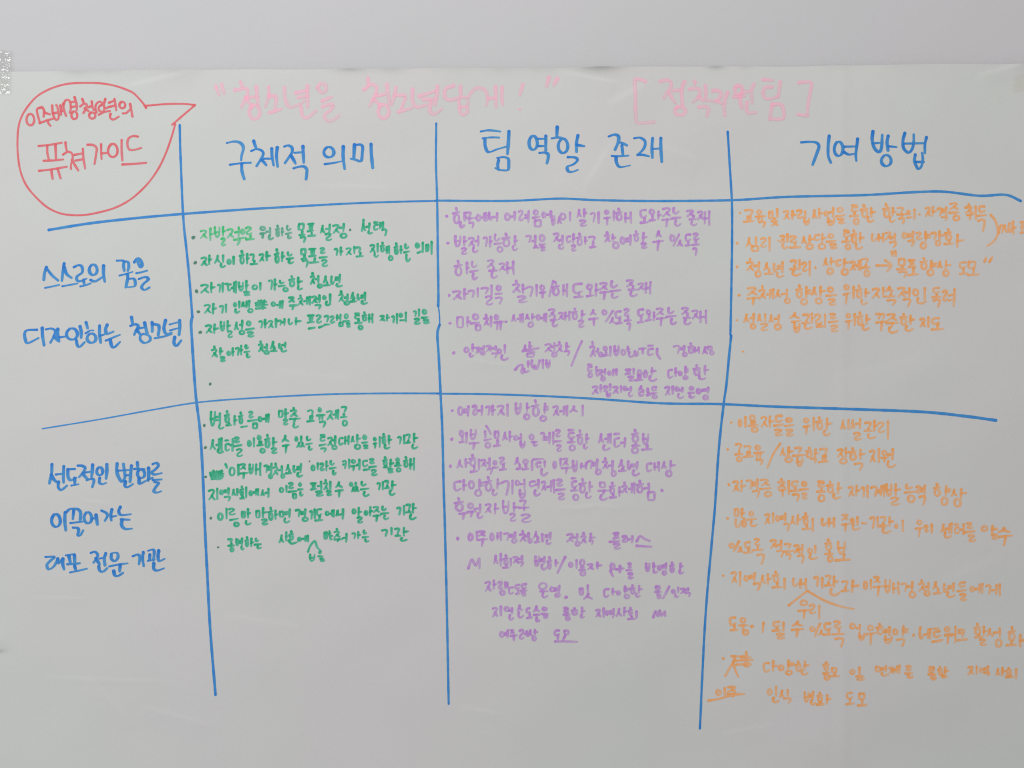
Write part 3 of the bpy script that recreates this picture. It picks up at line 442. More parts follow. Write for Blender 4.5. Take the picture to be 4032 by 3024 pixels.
*66 543 14;ㅅ 112 490 168 560;ㅏ 168 483 212 560;ㅎ 205 453 275 550;ㅗ 215 540 285 600;ㅣ 278 485 298 575;ㅈ 298 485 352 555;ㅓ 345 478 385 560;ㄱ 342 555 400 614;ㅇ 392 495 432 540;ㅡ 388 545 442 565;ㄹ 442 468 498 535;ㅗ 445 530 507 584;|;ㅅ 562 473 612 535;ㅗ 575 530 632 577;ㅇ 625 485 678 535;ㅗ 622 530 685 582;ㅣ 690 495 712 582;~712,492 790,488;ㄷ 725 505 775 560;ㅣ 790 498 808 560;ㄴ 760 560 827 624;|;ㅇ 858 500 898 572;ㅣ 915 480 930 555;ㅈ 935 476 990 545;ㅜ 922 545 1012 607;ㅂ 1010 493 1062 590;ㅐ 1068 515 1137 575;ㄱ 1130 495 1180 570;ㅕ 1170 488 1225 575;ㅇ 1190 560 1247 620;ㅊ 1245 478 1298 570;ㅓ 1290 500 1345 580;ㅇ 1312 570 1362 632;ㅅ 1368 493 1425 560;ㅗ 1372 555 1440 592;ㄴ 1438 500 1478 580;ㅕ 1462 505 1540 575;ㄴ 1475 568 1542 624;|;ㄷ 1582 510 1640 592;ㅐ 1640 512 1702 590;ㅅ 1705 505 1752 565;ㅏ 1755 498 1824 580;ㅇ 1735 570 1795 634
@line purple|P5|fourth line in the purple lower cell, without a bullet
ㄷ 82 218 155 307;ㅏ 152 213 200 307;ㅇ 200 215 258 292;ㅑ 268 205 335 295;ㅇ 248 285 315 352;ㅎ 325 188 400 308;ㅏ 415 205 465 292;ㄴ 385 285 440 344;|;ㄱ 460 218 530 342;ㅣ 538 215 558 335;ㅇ 562 212 610 268;ㅓ 605 208 660 290;ㅂ 595 285 660 364;ㄷ 670 218 730 275;ㅓ 722 210 765 290;ㄴ 710 290 772 347;ㅈ 768 220 815 305;ㅔ 808 215 885 322;ㄹ 885 203 945 270;ㅡ 885 280 960 305;ㄹ 895 312 962 377;|;ㅌ 1000 196 1055 285;ㅗ 998 275 1065 310;ㅇ 1010 320 1070 382;ㅎ 1062 208 1130 325;ㅏ 1132 225 1178 318;ㄴ 1110 310 1170 367;|;ㅁ 1218 228 1280 285;ㅜ 1205 288 1310 335;ㄴ 1222 330 1295 380;ㅎ 1298 233 1355 330;ㅗ 1300 325 1365 365;ㅏ 1362 268 1412 350;ㅊ 1395 235 1450 325;ㅔ 1445 240 1510 330;ㅎ 1508 218 1575 325;ㅓ 1565 238 1630 320;ㅁ 1590 300 1667 384;*1712 298 14
@line purple|P5|fifth line in the purple lower cell, without a bullet
ㅎ 92 353 180 465;ㅜ 128 462 210 522;ㅇ 195 388 250 445;ㅜ 190 450 270 505;ㅓ 245 400 318 480;ㄴ 268 470 324 522;ㅈ 330 395 390 478;ㅏ 392 398 452 490;|;ㅂ 465 373 532 485;ㅏ 540 390 602 470;ㄹ 520 472 580 547;ㄱ 600 368 662 420;ㅜ 592 420 685 460;ㄹ 608 475 704 554
@line purple|P6|sixth line in the purple lower cell, its last word underlined
*123 80 16;ㅇ 198 32 248 107;ㅣ 262 20 280 100;ㅈ 275 13 345 68;ㅜ 272 72 357 140;ㅇ 368 28 412 105;ㅐ 418 28 472 98;ㄱ 475 30 530 100;ㅕ 525 25 585 90;ㅇ 535 70 590 120;ㅊ 600 16 662 105;ㅓ 645 30 690 90;ㅇ 665 72 705 122;ㅅ 705 20 762 85;ㅗ 715 78 768 120;ㄴ 770 38 800 115;ㅕ 798 28 862 95;ㄴ 805 85 858 132;|;ㅈ 965 35 1030 112;ㅓ 1015 40 1070 105;ㅇ 1030 95 1080 147;ㅊ 1075 32 1130 120;ㅏ 1132 35 1197 110;ㄱ 1140 85 1185 134;|;ㅍ 1325 28 1385 90;ㅡ 1300 92 1385 115;ㄹ 1325 110 1397 167;ㄹ 1395 50 1450 115;ㅓ 1440 55 1500 118;~1515,100 1540,62 1575,82 1615,98;~1515,136 1570,140 1630,144
@line purple|P6|seventh line in the purple lower cell
~205,310 232,242 262,290 290,232 292,310;|;ㅅ 395 205 442 280;ㅏ 440 190 485 300;ㅎ 472 203 525 290;ㅗ 470 280 530 318;ㅣ 525 230 545 300;ㅈ 548 212 602 275;ㅓ 590 208 640 265;ㄱ 580 255 642 302;|;ㅂ 715 213 765 300;ㅕ 760 218 812 280;ㄴ 765 275 822 327;ㅎ 815 223 860 325;ㅏ 868 240 915 300;~958,225 930,280 900,345;|;ㅇ 980 258 1025 312;ㅣ 1038 240 1055 318;ㅇ 1065 235 1118 300;ㅛ 1060 295 1125 335;ㅇ 1068 325 1125 376;ㅈ 1125 268 1185 327;ㅏ 1185 260 1250 318;|;ㅇ 1302 265 1352 330;~1310,330 1320,355 1332,375;ㅓ 1355 285 1400 350;~1355,320 1412,312;ㄹ 1440 262 1480 318;ㅡ 1430 318 1485 335;ㄹ 1440 340 1494 400;|;ㅂ 1578 268 1625 345;ㅏ 1630 265 1672 330;ㄴ 1635 325 1680 355;ㅇ 1675 285 1715 335;ㅕ 1708 268 1758 330;ㅇ 1708 325 1755 372;ㅎ 1768 262 1815 352;ㅏ 1838 268 1884 330;ㄴ 1838 320 1886 362
@line purple|P6|eighth line in the purple lower cell
ㅈ 330 408 388 497;ㅏ 385 398 432 480;ㄹ 430 408 478 480;ㅣ 485 410 498 470;ㅇ 445 475 498 530;ㅅ 492 415 525 470;ㄷ 510 450 562 520;ㄷ 562 430 608 480;ㅗ 570 478 615 522;ㄷ 610 425 665 475;ㅗ 605 470 668 495;ㄹ 612 490 660 532;|;ㅇ 745 415 825 485;ㅡ 755 480 830 500;ㄴ 772 495 832 547;ㅇ 832 450 885 500;ㅕ 870 438 928 510;ㅇ 872 498 925 542;*965 536 16;|;ㅁ 1060 455 1105 525;ㅣ 1128 435 1140 500;ㅅ 1095 500 1177 557;|;ㄷ 1250 462 1305 544;ㅏ 1310 462 1355 525;ㅇ 1352 480 1395 525;ㅑ 1400 445 1460 510;ㅇ 1410 505 1465 554;ㅎ 1458 440 1510 520;ㅏ 1515 442 1565 510;ㄴ 1500 500 1550 544;|;ㅁ 1655 443 1705 485;ㅜ 1650 485 1712 515;ㄹ 1665 510 1712 554;~1768,455 1745,500 1720,545;ㅇ 1780 470 1822 515;ㅣ 1832 455 1845 505;ㄴ 1805 510 1848 545;ㅈ 1850 460 1905 515;ㅓ 1885 462 1930 500;ㄱ 1890 495 1944 540
@line purple|P7|ninth line in the purple lower cell, ending in a squiggle
ㅈ 388 252 440 337;ㅣ 450 248 466 332;ㅇ 480 248 532 298;ㅓ 515 258 562 312;ㄴ 515 312 564 364;ㅅ 580 238 630 290;ㄴ 585 290 642 347;ㄷ 648 255 690 310;ㅗ 655 305 708 354;ㅅ 705 243 765 300;ㅜ 705 305 768 345;ㄴ 725 338 765 377;ㅇ 772 250 825 292;ㅡ 770 298 832 318;ㄹ 782 308 832 350;|;ㅌ 942 253 990 305;ㅗ 940 295 1000 325;ㅇ 955 320 1002 367;ㅎ 1000 258 1065 325;ㅏ 1070 253 1122 325;ㄴ 1070 310 1115 347;|;ㅈ 1190 268 1240 340;ㅣ 1250 262 1265 345;ㅇ 1268 280 1300 330;ㅕ 1295 265 1350 320;ㄱ 1300 300 1350 347;ㅅ 1350 265 1405 335;ㅏ 1400 253 1450 332;ㅎ 1445 258 1490 330;ㅗ 1440 325 1510 362;ㅣ 1505 285 1522 350;|;~1645,335 1662,290 1680,330 1695,282 1705,325 1735,290 1735,325
@line purple|P7|last line in the purple lower cell, its last word underlined
ㅇ 442 440 490 500;ㅕ 485 430 525 500;ㅈ 525 425 570 470;ㅜ 525 465 592 522;ㄹ 592 426 645 514;ㅓ 635 440 675 490;ㅅ 665 430 710 490;ㅏ 705 425 750 480;ㅇ 695 475 740 527;|;ㄷ 865 428 918 485;~902,480 900,518;ㅁ 942 430 995 478;~958,478 938,520;~880,524 960,524 1050,527
@line orange|O1|first bulleted line in the orange upper cell
*68 108 10;ㄱ 100 75 178 135;ㅛ 92 130 182 187;ㅇ 190 78 240 125;ㅠ 180 122 268 172;ㄱ 205 165 270 222;|;ㅁ 278 88 325 158;ㅣ 345 72 358 150;ㅊ 300 145 364 210;|;ㅈ 395 85 450 162;ㅏ 448 85 500 162;ㄹ 492 78 550 155;ㅣ 555 92 572 155;ㅂ 545 142 602 204;ㅅ 610 80 655 155;ㅏ 650 70 700 155;ㅇ 700 90 742 140;ㅓ 735 63 792 145;ㅂ 720 140 792 208;ㅇ 795 60 855 112;ㅡ 790 118 862 145;ㄹ 800 145 867 198;|;ㅌ 900 43 965 105;ㅗ 895 105 972 145;ㅇ 920 142 972 208;ㅎ 975 48 1045 150;ㅏ 1040 65 1097 145;ㄴ 1020 135 1085 187;|;ㅎ 1140 38 1212 150;ㅏ 1205 65 1255 140;ㄴ 1190 135 1245 187;ㄱ 1250 62 1310 115;ㅜ 1245 110 1340 150;ㄱ 1265 140 1320 195;ㅇ 1322 85 1362 130;ㅡ 1325 132 1375 155;ㅣ 1378 78 1396 162;*1425 122 10;|;ㅈ 1462 60 1515 142;ㅏ 1505 60 1562 142;ㄱ 1555 65 1600 135;ㅕ 1590 58 1645 135;ㄱ 1585 130 1647 172;ㅈ 1650 28 1725 90;ㅡ 1648 95 1732 118;ㅇ 1675 118 1738 175;|;ㅊ 1768 38 1838 118;ㅜ 1780 110 1840 165;ㅣ 1845 48 1860 160;ㄷ 1868 50 1930 110;ㅡ 1862 115 1938 140;ㄱ 1862 150 1932 254
@line orange|O1|second bulleted line in the orange upper cell
*46 338 12;ㅅ 110 292 165 370;ㅣ 180 288 196 360;ㅁ 145 352 217 407;ㄹ 215 290 275 375;ㅣ 280 290 300 407;|;*358 320 9;ㅈ 365 272 415 340;ㅣ 420 265 432 335;ㄴ 378 338 438 386;ㄹ 435 276 505 340;ㅗ 438 335 528 384;ㅅ 528 285 575 345;ㅏ 572 276 630 345;ㅇ 560 335 625 392;ㄷ 622 265 675 325;ㅏ 670 262 725 340;ㅇ 650 335 722 393;ㅇ 728 260 780 308;ㅡ 718 312 798 338;ㄹ 738 335 807 387;|;ㅌ 840 233 900 298;ㅗ 835 300 907 340;ㅇ 855 338 908 394;ㅎ 900 238 960 345;ㅏ 955 255 1010 345;ㄴ 930 340 998 392;|;ㄴ 1052 265 1105 332;ㅐ 1100 263 1165 335;ㅈ 1160 250 1220 320;ㅓ 1205 262 1255 325;ㄱ 1190 320 1257 380;|;ㅇ 1288 252 1335 310;ㅕ 1330 246 1395 315;ㄱ 1330 310 1395 364;ㄹ 1392 250 1450 318;ㅑ 1448 246 1515 325;ㅇ 1425 322 1485 388;ㄱ 1510 250 1560 320;ㅏ 1555 243 1620 318;ㅇ 1540 312 1595 364;ㅎ 1612 226 1680 325;ㅗ 1610 315 1690 355;ㅏ 1685 270 1768 377
@line orange|O1|orange curved bracket and side note at the right edge
~1968,125 2005,175 2020,260 1992,320 1938,362;|;~2025,262 2042,205 2062,215 2052,258;~2072,205 2085,250 2120,235;아 2092 163 2162 277;~2195,180 2232,175;~2200,218 2232,210;~2195,260 2245,255;~2207,180 2205,255
@line orange|O1|third bulleted line in the orange upper cell, with an arrow
*45 518 12;ㅊ 110 453 178 555;ㅓ 170 478 228 545;ㅇ 175 540 232 604;ㅅ 240 482 300 550;ㅗ 245 545 322 582;ㄴ 312 490 350 565;ㅕ 345 480 404 565;ㄴ 335 555 404 604;|;ㄱ 442 462 500 520;ㅗ 440 515 510 545;ㅏ 500 458 545 545;ㄴ 455 540 535 592;ㄹ 532 478 580 560;ㅣ 585 472 602 592;*637 525 11;|;ㅅ 690 448 738 515;ㅏ 735 443 790 515;ㅇ 718 520 780 582;ㄷ 785 460 835 520;ㅏ 832 453 895 525;ㅇ 825 525 892 588;ㅈ 895 468 945 548;ㅔ 938 463 990 552;ㄱ 985 448 1045 495;ㅗ 980 498 1052 535;ㅇ 1000 535 1054 600;|;~1100,508 1200,508;~1165,470 1210,505 1180,552;|;~1215,405 1222,437;~1240,400 1245,434;ㅁ 1255 448 1325 515;ㅗ 1250 512 1332 548;ㄱ 1262 545 1337 604;ㅍ 1332 458 1400 530;ㅗ 1335 525 1420 592;ㅎ 1425 448 1495 545;ㅑ 1488 465 1562 545;ㅇ 1475 530 1540 594;ㅅ 1555 475 1605 535;ㅏ 1602 468 1672 545;ㅇ 1595 535 1655 597;|;ㄷ 1718 475 1782 535;ㅗ 1720 530 1795 584;ㅁ 1785 470 1860 535;ㅗ 1785 530 1884 592;~1918,478 1930,447;~1955,480 1977,445
@line orange|O2|fourth bulleted line in the orange upper cell
*58 215 13;ㅈ 115 148 200 220;ㅜ 112 222 217 287;ㅊ 205 140 268 247;ㅔ 262 165 330 248;ㅅ 328 170 380 235;ㅓ 375 163 440 245;ㅇ 400 228 455 284;|;ㅎ 485 138 550 240;ㅑ 548 145 610 235;ㅇ 520 232 585 294;ㅅ 605 150 655 220;ㅏ 652 142 720 225;ㅇ 632 228 697 288;ㅇ 722 146 780 198;ㅡ 712 202 800 228;ㄹ 728 235 798 297;|;ㅇ 845 128 898 180;ㅜ 840 185 905 280;ㅣ 918 145 935 245;ㅎ 940 138 1000 240;ㅏ 998 160 1052 235;ㄴ 975 240 1035 292;|;ㅈ 1062 155 1130 242;ㅣ 1142 152 1158 235;ㅅ 1165 145 1230 190;ㅗ 1162 195 1250 235;ㄱ 1175 240 1257 296;ㅈ 1255 150 1325 235;ㅓ 1310 155 1365 232;ㄱ 1295 235 1367 309;ㅇ 1368 160 1425 225;ㅣ 1452 155 1475 255;ㄴ 1395 230 1480 285;|;ㄷ 1518 150 1582 205;ㅗ 1515 205 1592 240;ㄱ 1525 238 1590 308;ㄹ 1592 172 1645 265;ㅕ 1640 165 1707 308
@line orange|O2|fifth bulleted line in the orange upper cell
*43 404 9;ㅅ 90 355 142 425;ㅓ 138 350 185 425;ㅇ 140 420 192 477;ㅅ 192 355 235 418;ㅣ 250 350 265 420;ㄹ 215 420 285 490;ㅅ 282 360 325 425;ㅓ 322 358 378 425;ㅇ 322 422 384 484;|;ㅅ 440 343 525 395;ㅡ 450 395 535 425;ㅂ 468 422 530 499;ㄱ 538 352 600 405;ㅗ 535 405 605 435;ㅏ 595 348 640 430;ㄴ 545 430 620 478;ㄹ 628 350 690 440;ㅗ 640 430 705 462;ㅣ 700 355 720 465;ㄹ 738 346 800 400;ㅡ 732 402 812 428;ㄹ 745 435 817 497;|;ㅇ 862 345 910 392;ㅜ 858 395 918 472;ㅣ 928 350 942 450;ㅎ 945 340 1005 445;ㅏ 1005 355 1060 440;ㄴ 985 435 1052 485;|;ㄲ 1090 345 1170 400;ㅜ 1092 400 1185 484;ㅈ 1178 348 1258 410;ㅜ 1170 412 1272 455;ㄴ 1185 450 1270 506;ㅎ 1275 348 1340 445;ㅏ 1338 365 1395 440;ㄴ 1310 440 1382 492;|;ㅈ 1425 380 1478 460;ㅣ 1485 376 1502 464;ㄷ 1512 380 1585 440;ㅗ 1515 430 1614 487
@line orange|O2|lone orange dot under the orange upper cell text
*89 641 9
@line orange|O3|first bulleted line in the orange lower cell
*144 114 10;ㅇ 188 82 225 152;ㅣ 235 70 252 152;ㅇ 268 53 318 108;ㅛ 258 105 342 148;ㅇ 280 140 340 188;ㅈ 350 65 405 150;ㅏ 398 65 450 152;ㄷ 448 56 510 115;ㅡ 442 118 515 145;ㄹ 445 155 515 213;ㅇ 525 75 582 118;ㅡ 515 122 590 148;ㄹ 525 155 590 215;|;ㅇ 650 78 698 122;ㅜ 650 125 705 195;ㅣ 720 72 735 175;ㅎ 740 73 800 170;ㅏ 800 82 862 170;ㄴ 790 165 850 212;|;ㅅ 912 95 955 165;ㅣ 965 88 980 165;ㅅ 985 90 1022 160;ㅓ 1018 82 1072 165;ㄹ 1005 180 1070 244;ㄱ 1085 105 1140 155;ㅗ 1080 155 1145 182;ㅏ 1140 98 1185 180;ㄴ 1100 190 1170 234;ㄹ 1175 105 1235 190;ㅣ 1242 98 1262 238
@line orange|O3|second bulleted line in the orange lower cell, with a slash
*118 305 11;ㄱ 168 258 225 310;ㅗ 165 312 232 350;ㅇ 175 350 228 397;ㄱ 228 272 290 325;ㅛ 228 320 305 367;ㅇ 305 270 355 315;ㅠ 300 315 382 370;ㄱ 315 368 375 418;|;~490,265 440,340 400,435;|;ㅅ 485 290 535 355;ㅏ 530 285 590 358;ㅇ 520 350 585 403;ㄱ 588 285 650 330;ㅡ 580 335 670 358;ㅂ 602 358 660 428;ㅎ 668 288 730 370;ㅏ 725 300 772 370;ㄱ 705 362 758 404;ㄱ 768 293 835 345;ㅛ 762 345 842 405;|;ㅈ 892 295 945 365;ㅏ 940 290 985 365;ㅇ 905 360 970 413;ㅎ 972 288 1040 385;ㅏ 1040 300 1095 378;ㄱ 1010 395 1085 458;|;ㅈ 1120 302 1170 400;ㅣ 1180 298 1198 405;ㅇ 1205 305 1250 355;ㅜ 1200 350 1262 395;ㅓ 1245 298 1305 385;ㄴ 1240 380 1314 438
@line orange|O4|third bulleted line in the orange lower cell
*127 105 12;ㅈ 152 72 205 158;ㅏ 198 70 252 160;ㄱ 248 65 300 140;ㅕ 290 62 345 140;ㄱ 290 140 352 204;ㅈ 348 60 420 120;ㅡ 345 122 430 145;ㅇ 375 145 437 198;|;ㅊ 470 60 535 135;ㅜ 480 130 540 190;ㅣ 545 72 560 180;ㄷ 565 73 625 125;ㅗ 560 125 635 160;ㄱ 575 165 635 228;ㅇ 640 78 688 125;ㅡ 630 128 694 150;ㄹ 640 158 692 213;|;ㅌ 752 76 812 130;ㅗ 748 132 817 165;ㅇ 755 168 815 235;ㅎ 818 80 880 170;ㅏ 885 90 932 175;ㄴ 858 165 925 211;|;ㅈ 970 110 1020 190;ㅏ 1015 106 1062 190;ㄱ 1062 115 1095 195;ㅣ 1102 108 1118 202;ㄱ 1130 112 1185 192;ㅖ 1175 108 1240 197;ㅂ 1235 100 1290 190;ㅏ 1285 98 1350 190;ㄹ 1265 190 1340 258;|;ㄴ 1370 98 1430 140;ㅡ 1368 145 1455 170;ㅇ 1385 172 1450 238;ㄹ 1445 108 1495 170;ㅕ 1480 103 1527 180;ㄱ 1470 178 1525 254;|;ㅎ 1568 93 1632 190;ㅑ 1640 108 1700 185;ㅇ 1620 185 1680 258;ㅅ 1695 135 1745 190;ㅏ 1745 128 1814 205;ㅇ 1712 195 1775 270
@line orange|O4|fourth bulleted line in the orange lower cell
*118 344 12;ㅁ 160 268 205 335;ㅏ 205 270 245 345;ㄴ 165 345 215 412;ㅎ 212 340 262 410;ㅇ 265 288 310 335;ㅡ 255 340 330 362;ㄴ 275 362 332 408;|;ㅈ 380 305 425 390;ㅣ 435 303 450 385;ㅇ 455 318 495 372;ㅕ 490 305 545 375;ㄱ 515 375 565 443;ㅅ 560 325 605 392;ㅏ 600 315 650 395;ㅎ 648 305 700 395;ㅗ 645 390 715 430;ㅣ 712 340 732 442;|;ㄴ 778 342 825 402;ㅐ 822 338 888 412;|;ㅈ 922 308 980 362;ㅜ 920 370 985 434;ㅁ 985 342 1020 395;ㅣ 1030 328 1045 395;ㄴ 995 385 1060 432;~1072,378 1100,380;ㄱ 1120 325 1165 418;ㅣ 1172 328 1188 415;ㄱ 1195 325 1245 375;ㅗ 1190 375 1250 408;ㅏ 1245 330 1300 405;ㄴ 1205 405 1280 455;ㅇ 1298 380 1325 420;ㅣ 1348 353 1366 442;|;ㅇ 1450 348 1498 395;ㅜ 1440 398 1510 474;ㄹ 1505 385 1540 445;ㅣ 1552 378 1568 452;|;ㅅ 1620 380 1665 448;ㅔ 1658 372 1712 455;ㄴ 1640 438 1702 488;ㅌ 1715 378 1760 458;ㅓ 1752 378 1800 465;ㄹ 1800 366 1855 420;ㅡ 1782 425 1870 450;ㄹ 1812 455 1874 513;|;ㅇ 1905 388 1962 440;ㅏ 1965 390 2032 450;ㄹ 1975 448 2040 495;ㅅ 2030 403 2120 448;ㅜ 2025 450 2132 534
@line orange|O4|fifth line in the orange lower cell, without a bullet
ㅇ 122 515 172 560;~198,508 180,545 162,575;ㅅ 185 545 235 590;ㄷ 232 505 285 560;ㅗ 232 555 300 598;ㄹ 302 480 355 540;ㅗ 290 540 375 580;ㄱ 322 590 387 672;|;ㅈ 418 490 475 560;ㅓ 465 498 515 570;ㄱ 462 565 522 623;ㄱ 520 518 575 560;ㅡ 512 565 592 590;ㄱ 530 588 575 643;ㅈ 585 525 635 595;ㅓ 620 525 662 600;ㄱ 610 595 667 664;ㅇ 680 550 725 600;ㅣ 732 533 745 600;ㄴ 688 595 760 638;|;ㅎ 802 490 865 575;ㅗ 805 575 868 605;ㅇ 820 600 870 657;ㅂ 890 505 960 600;ㅗ 880 595 992 652
@line orange|O5|sixth line in the orange lower cell
*88 122 10;ㅈ 140 88 190 178;ㅣ 200 90 216 202;ㅇ 230 115 272 168;ㅕ 265 98 325 165;ㄱ 295 165 357 228;ㅅ 345 115 390 182;ㅏ 385 103 435 185;ㅎ 430 90 490 175;ㅗ 430 170 505 215;ㅣ 510 135 530 222;|;ㄴ 570 135 625 200;ㅐ 620 138 687 218;|;ㄱ 725 120 768 198;ㅣ 778 130 795 212;ㄱ 805 112 855 160;ㅗ 800 165 860 200;ㅏ 850 120 905 205;ㄴ 835 205 915 265;ㄱ 920 150 975 205;ㅗ 915 200 980 238;ㅏ 975 148 1048 240;|;ㅇ 1072 150 1112 222;ㅣ 1122 145 1138 225;ㅈ 1145 118 1200 175;ㅜ 1140 180 1225 260;ㅂ 1222 145 1275 245;ㅐ 1275 165 1340 255;ㄱ 1338 165 1390 235;ㅓ 1380 160 1440 235;ㅇ 1395 225 1452 283;ㅊ 1462 148 1520 235;ㅓ 1510 165 1552 235;ㅇ 1500 222 1555 268;ㅅ 1565 160 1615 220;ㅗ 1570 215 1640 257;ㄴ 1638 175 1675 245;ㅕ 1670 168 1730 240;ㄴ 1660 230 1732 278;ㄷ 1745 158 1802 205;ㅡ 1735 212 1808 238;ㄹ 1755 240 1812 302;ㅇ 1825 190 1868 240;ㅔ 1862 172 1930 248;ㄱ 1938 178 1985 255;ㅔ 1980 178 2055 265
@line orange|O5|orange caret with an inserted word below the sixth line
~550,330 620,275 682,228;~682,228 800,295 910,335 1010,356;|;ㅇ 622 288 688 340;ㅜ 610 350 702 420;ㄹ 690 318 745 395;ㅣ 755 325 775 430
@line orange|O5|seventh line in the orange lower cell, running to the right edge
ㄷ 125 408 182 478;ㅗ 135 470 198 518;ㅇ 200 413 252 462;ㅜ 190 462 265 500;ㅇ 218 495 272 547;*290 480 15;~372,455 365,522;|;ㄷ 432 438 492 488;ㅗ 430 488 500 520;ㅣ 505 445 520 520;ㄹ 455 522 530 573;|;ㅅ 570 438 652 482;ㅜ 562 488 657 553;|;ㅇ 692 475 740 520;~770,460 750,500 735,545;ㅅ 755 500 800 545;ㄷ 790 448 850 510;ㅗ 790 500 868 548;ㄹ 860 433 925 495;ㅗ 855 495 945 545;ㄱ 870 550 944 624;|;ㅇ 972 450 1025 500;ㅓ 1020 458 1065 520;ㅂ 1035 520 1092 580;ㅇ 1098 462 1150 512;ㅜ 1088 512 1168 602;ㅎ 1160 453 1225 540;ㅕ 1220 475 1275 545;ㅂ 1215 540 1285 602;ㅇ 1278 490 1325 545;ㅑ 1335 468 1397 550;ㄱ 1305 560 1378 625;*1430 540 12;|;ㄴ 1465 478 1512 572;ㅔ 1508 490 1562 572;ㅌ 1562 485 1625 560;ㅡ 1560 565 1642 595;ㅇ 1645 475 1695 520;ㅜ 1645 520 1705 600;ㅓ 1692 472 1745 600;ㅋ 1742 490 1800 555;ㅡ 1740 560 1814 585;|;ㅎ 1855 453 1915 545;ㅗ 1860 535 1925 565;ㅏ 1910 475 1960 555;ㄹ 1890 560 1952 618;ㅅ 1945 490 1998 555;ㅓ 1992 485 2065 560;ㅇ 2005 560 2062 632;ㅎ 2095 480 2160 590;ㅗ 2085 580 2165 622;ㅏ 2160 535 2237 628
@line orange|O6|eighth line in the orange lower cell, starting with crossed-out strokes
*155 199 11;~210,182 340,190;~235,185 222,225 190,280 170,318;~222,225 238,280 258,325;~312,155 315,205;~230,215 355,206;~245,240 345,236;ㅁ 268 175 320 210;ㅇ 290 215 345 260;|;ㄷ 420 218 475 295;ㅏ 475 208 528 290;ㅇ 525 235 572 285;ㅑ 575 203 640 270;ㅇ 572 270 630 315;ㅎ 640 212 695 290;ㅏ 692 208 742 280;ㄴ 680 270 738 314;|;ㅎ 830 213 880 280;ㅗ 832 282 885 305;ㅇ 838 300 885 348;ㅁ 885 250 935 295;ㅗ 875 292 950 325;|;ㅇ 1010 262 1055 308;ㅣ 1075 248 1088 310;ㄹ 1050 305 1120 348;|;ㅁ 1185 242 1230 290;ㅕ 1225 240 1280 290;ㄴ 1225 285 1285 318;ㅈ 1282 248 1325 300;ㅔ 1310 240 1368 302;ㄹ 1395 238 1445 285;ㅡ 1390 288 1450 305;ㄴ 1405 300 1455 334;|;ㅌ 1552 246 1605 290;ㅗ 1550 288 1612 312;ㅇ 1568 308 1617 348;ㅎ 1618 248 1660 318;ㅏ 1655 250 1700 315;ㄴ 1642 305 1690 332;|;ㅈ 1825 245 1870 312;ㅣ 1880 243 1895 308;ㅇ 1902 255 1935 300;ㅕ 1930 245 1980 295;ㄱ 1935 285 1987 318;ㅅ 2015 262 2055 318;ㅏ 2050 255 2092 320;ㅎ 2085 258 2135 318;ㅗ 2085 308 2145 332;ㅣ 2150 265 2170 344
@line orange|O6|last line in the orange lower cell, its first word struck through
ㅇ 100 408 145 460;ㅣ 158 395 172 455;ㅈ 180 385 248 435;ㅜ 178 432 278 468;~55,490 120,478 200,455 300,440;|;ㅇ 450 398 492 455;ㅣ 508 385 522 460;ㄴ 485 460 540 503;ㅅ 535 412 575 470;ㅣ 588 402 600 458;ㄱ 560 462 627 508;|;ㅂ 700 420 745 500;ㅕ 740 418 780 480;ㄴ 745 475 792 517;ㅎ 790 423 840 500;ㅗ 788 488 848 520;ㅏ 845 440 894 510;|;ㄷ 985 420 1040 475;ㅗ 985 470 1052 518;ㅁ 1070 425 1125 480;ㅗ 1065 475 1137 528
@line red|R|first line of red writing inside the speech bubble
o210,522,42,62;~340,388 285,410 293,480 315,560;~312,395 340,390 362,430 355,490;~360,445 400,458 425,465;~310,560 380,535 470,508;~395,530 408,565 428,590;~450,370 455,450 475,510 500,525 520,490 510,400 495,365;~455,455 508,445;~540,370 545,420 545,470;~545,430 582,420;~570,350 578,420 600,480;~575,360 595,315 630,310 648,340 652,400 640,448;~650,335 710,325;~655,388 712,376;~695,280 715,350 718,415;o690,475,32,42;|;~780,300 795,345;~755,380 800,350 828,365 812,410 790,450;~805,400 845,430;~850,388 885,372;~882,325 890,390 905,420;o885,478,34,34;~930,445 922,375 955,332 985,335 1020,385 1008,440;~985,365 960,385 960,425 1000,440;~955,470 1020,440 1080,428;~1030,300 1012,370 1030,400 1075,382;~1070,340 1135,315;~1075,385 1140,368;~1130,300 1140,360 1148,420;~1085,460 1080,500 1115,522 1175,490;o1215,365,32,35;~1220,455 1255,452 1300,412;~1300,355 1315,430 1325,490
@line red|R|second, larger line of red writing inside the speech bubble
~295,808 420,795 550,772;~390,805 390,880 405,950;~480,795 482,870 485,945;~350,968 460,965 565,955;~300,1078 420,1065 602,1035;~435,1075 440,1120 448,1165;~505,1060 520,1110 535,1160;~590,770 595,820 605,868;~562,902 615,872 660,890 668,950 650,1010 650,1060;~660,960 695,1020 730,1075;~690,905 770,890;~695,968 770,955;~780,840 785,930 805,1055;|;~830,795 890,798 930,830 925,900 908,1005;~980,790 980,870 985,950;~985,888 1052,885;o1108,858,52,72;~1205,745 1205,860 1213,968;~1385,708 1330,702 1280,730 1268,795 1292,850 1355,850 1420,832;~1215,1012 1350,1005 1475,995
@line pink|K1|large faint pink title in quotation marks
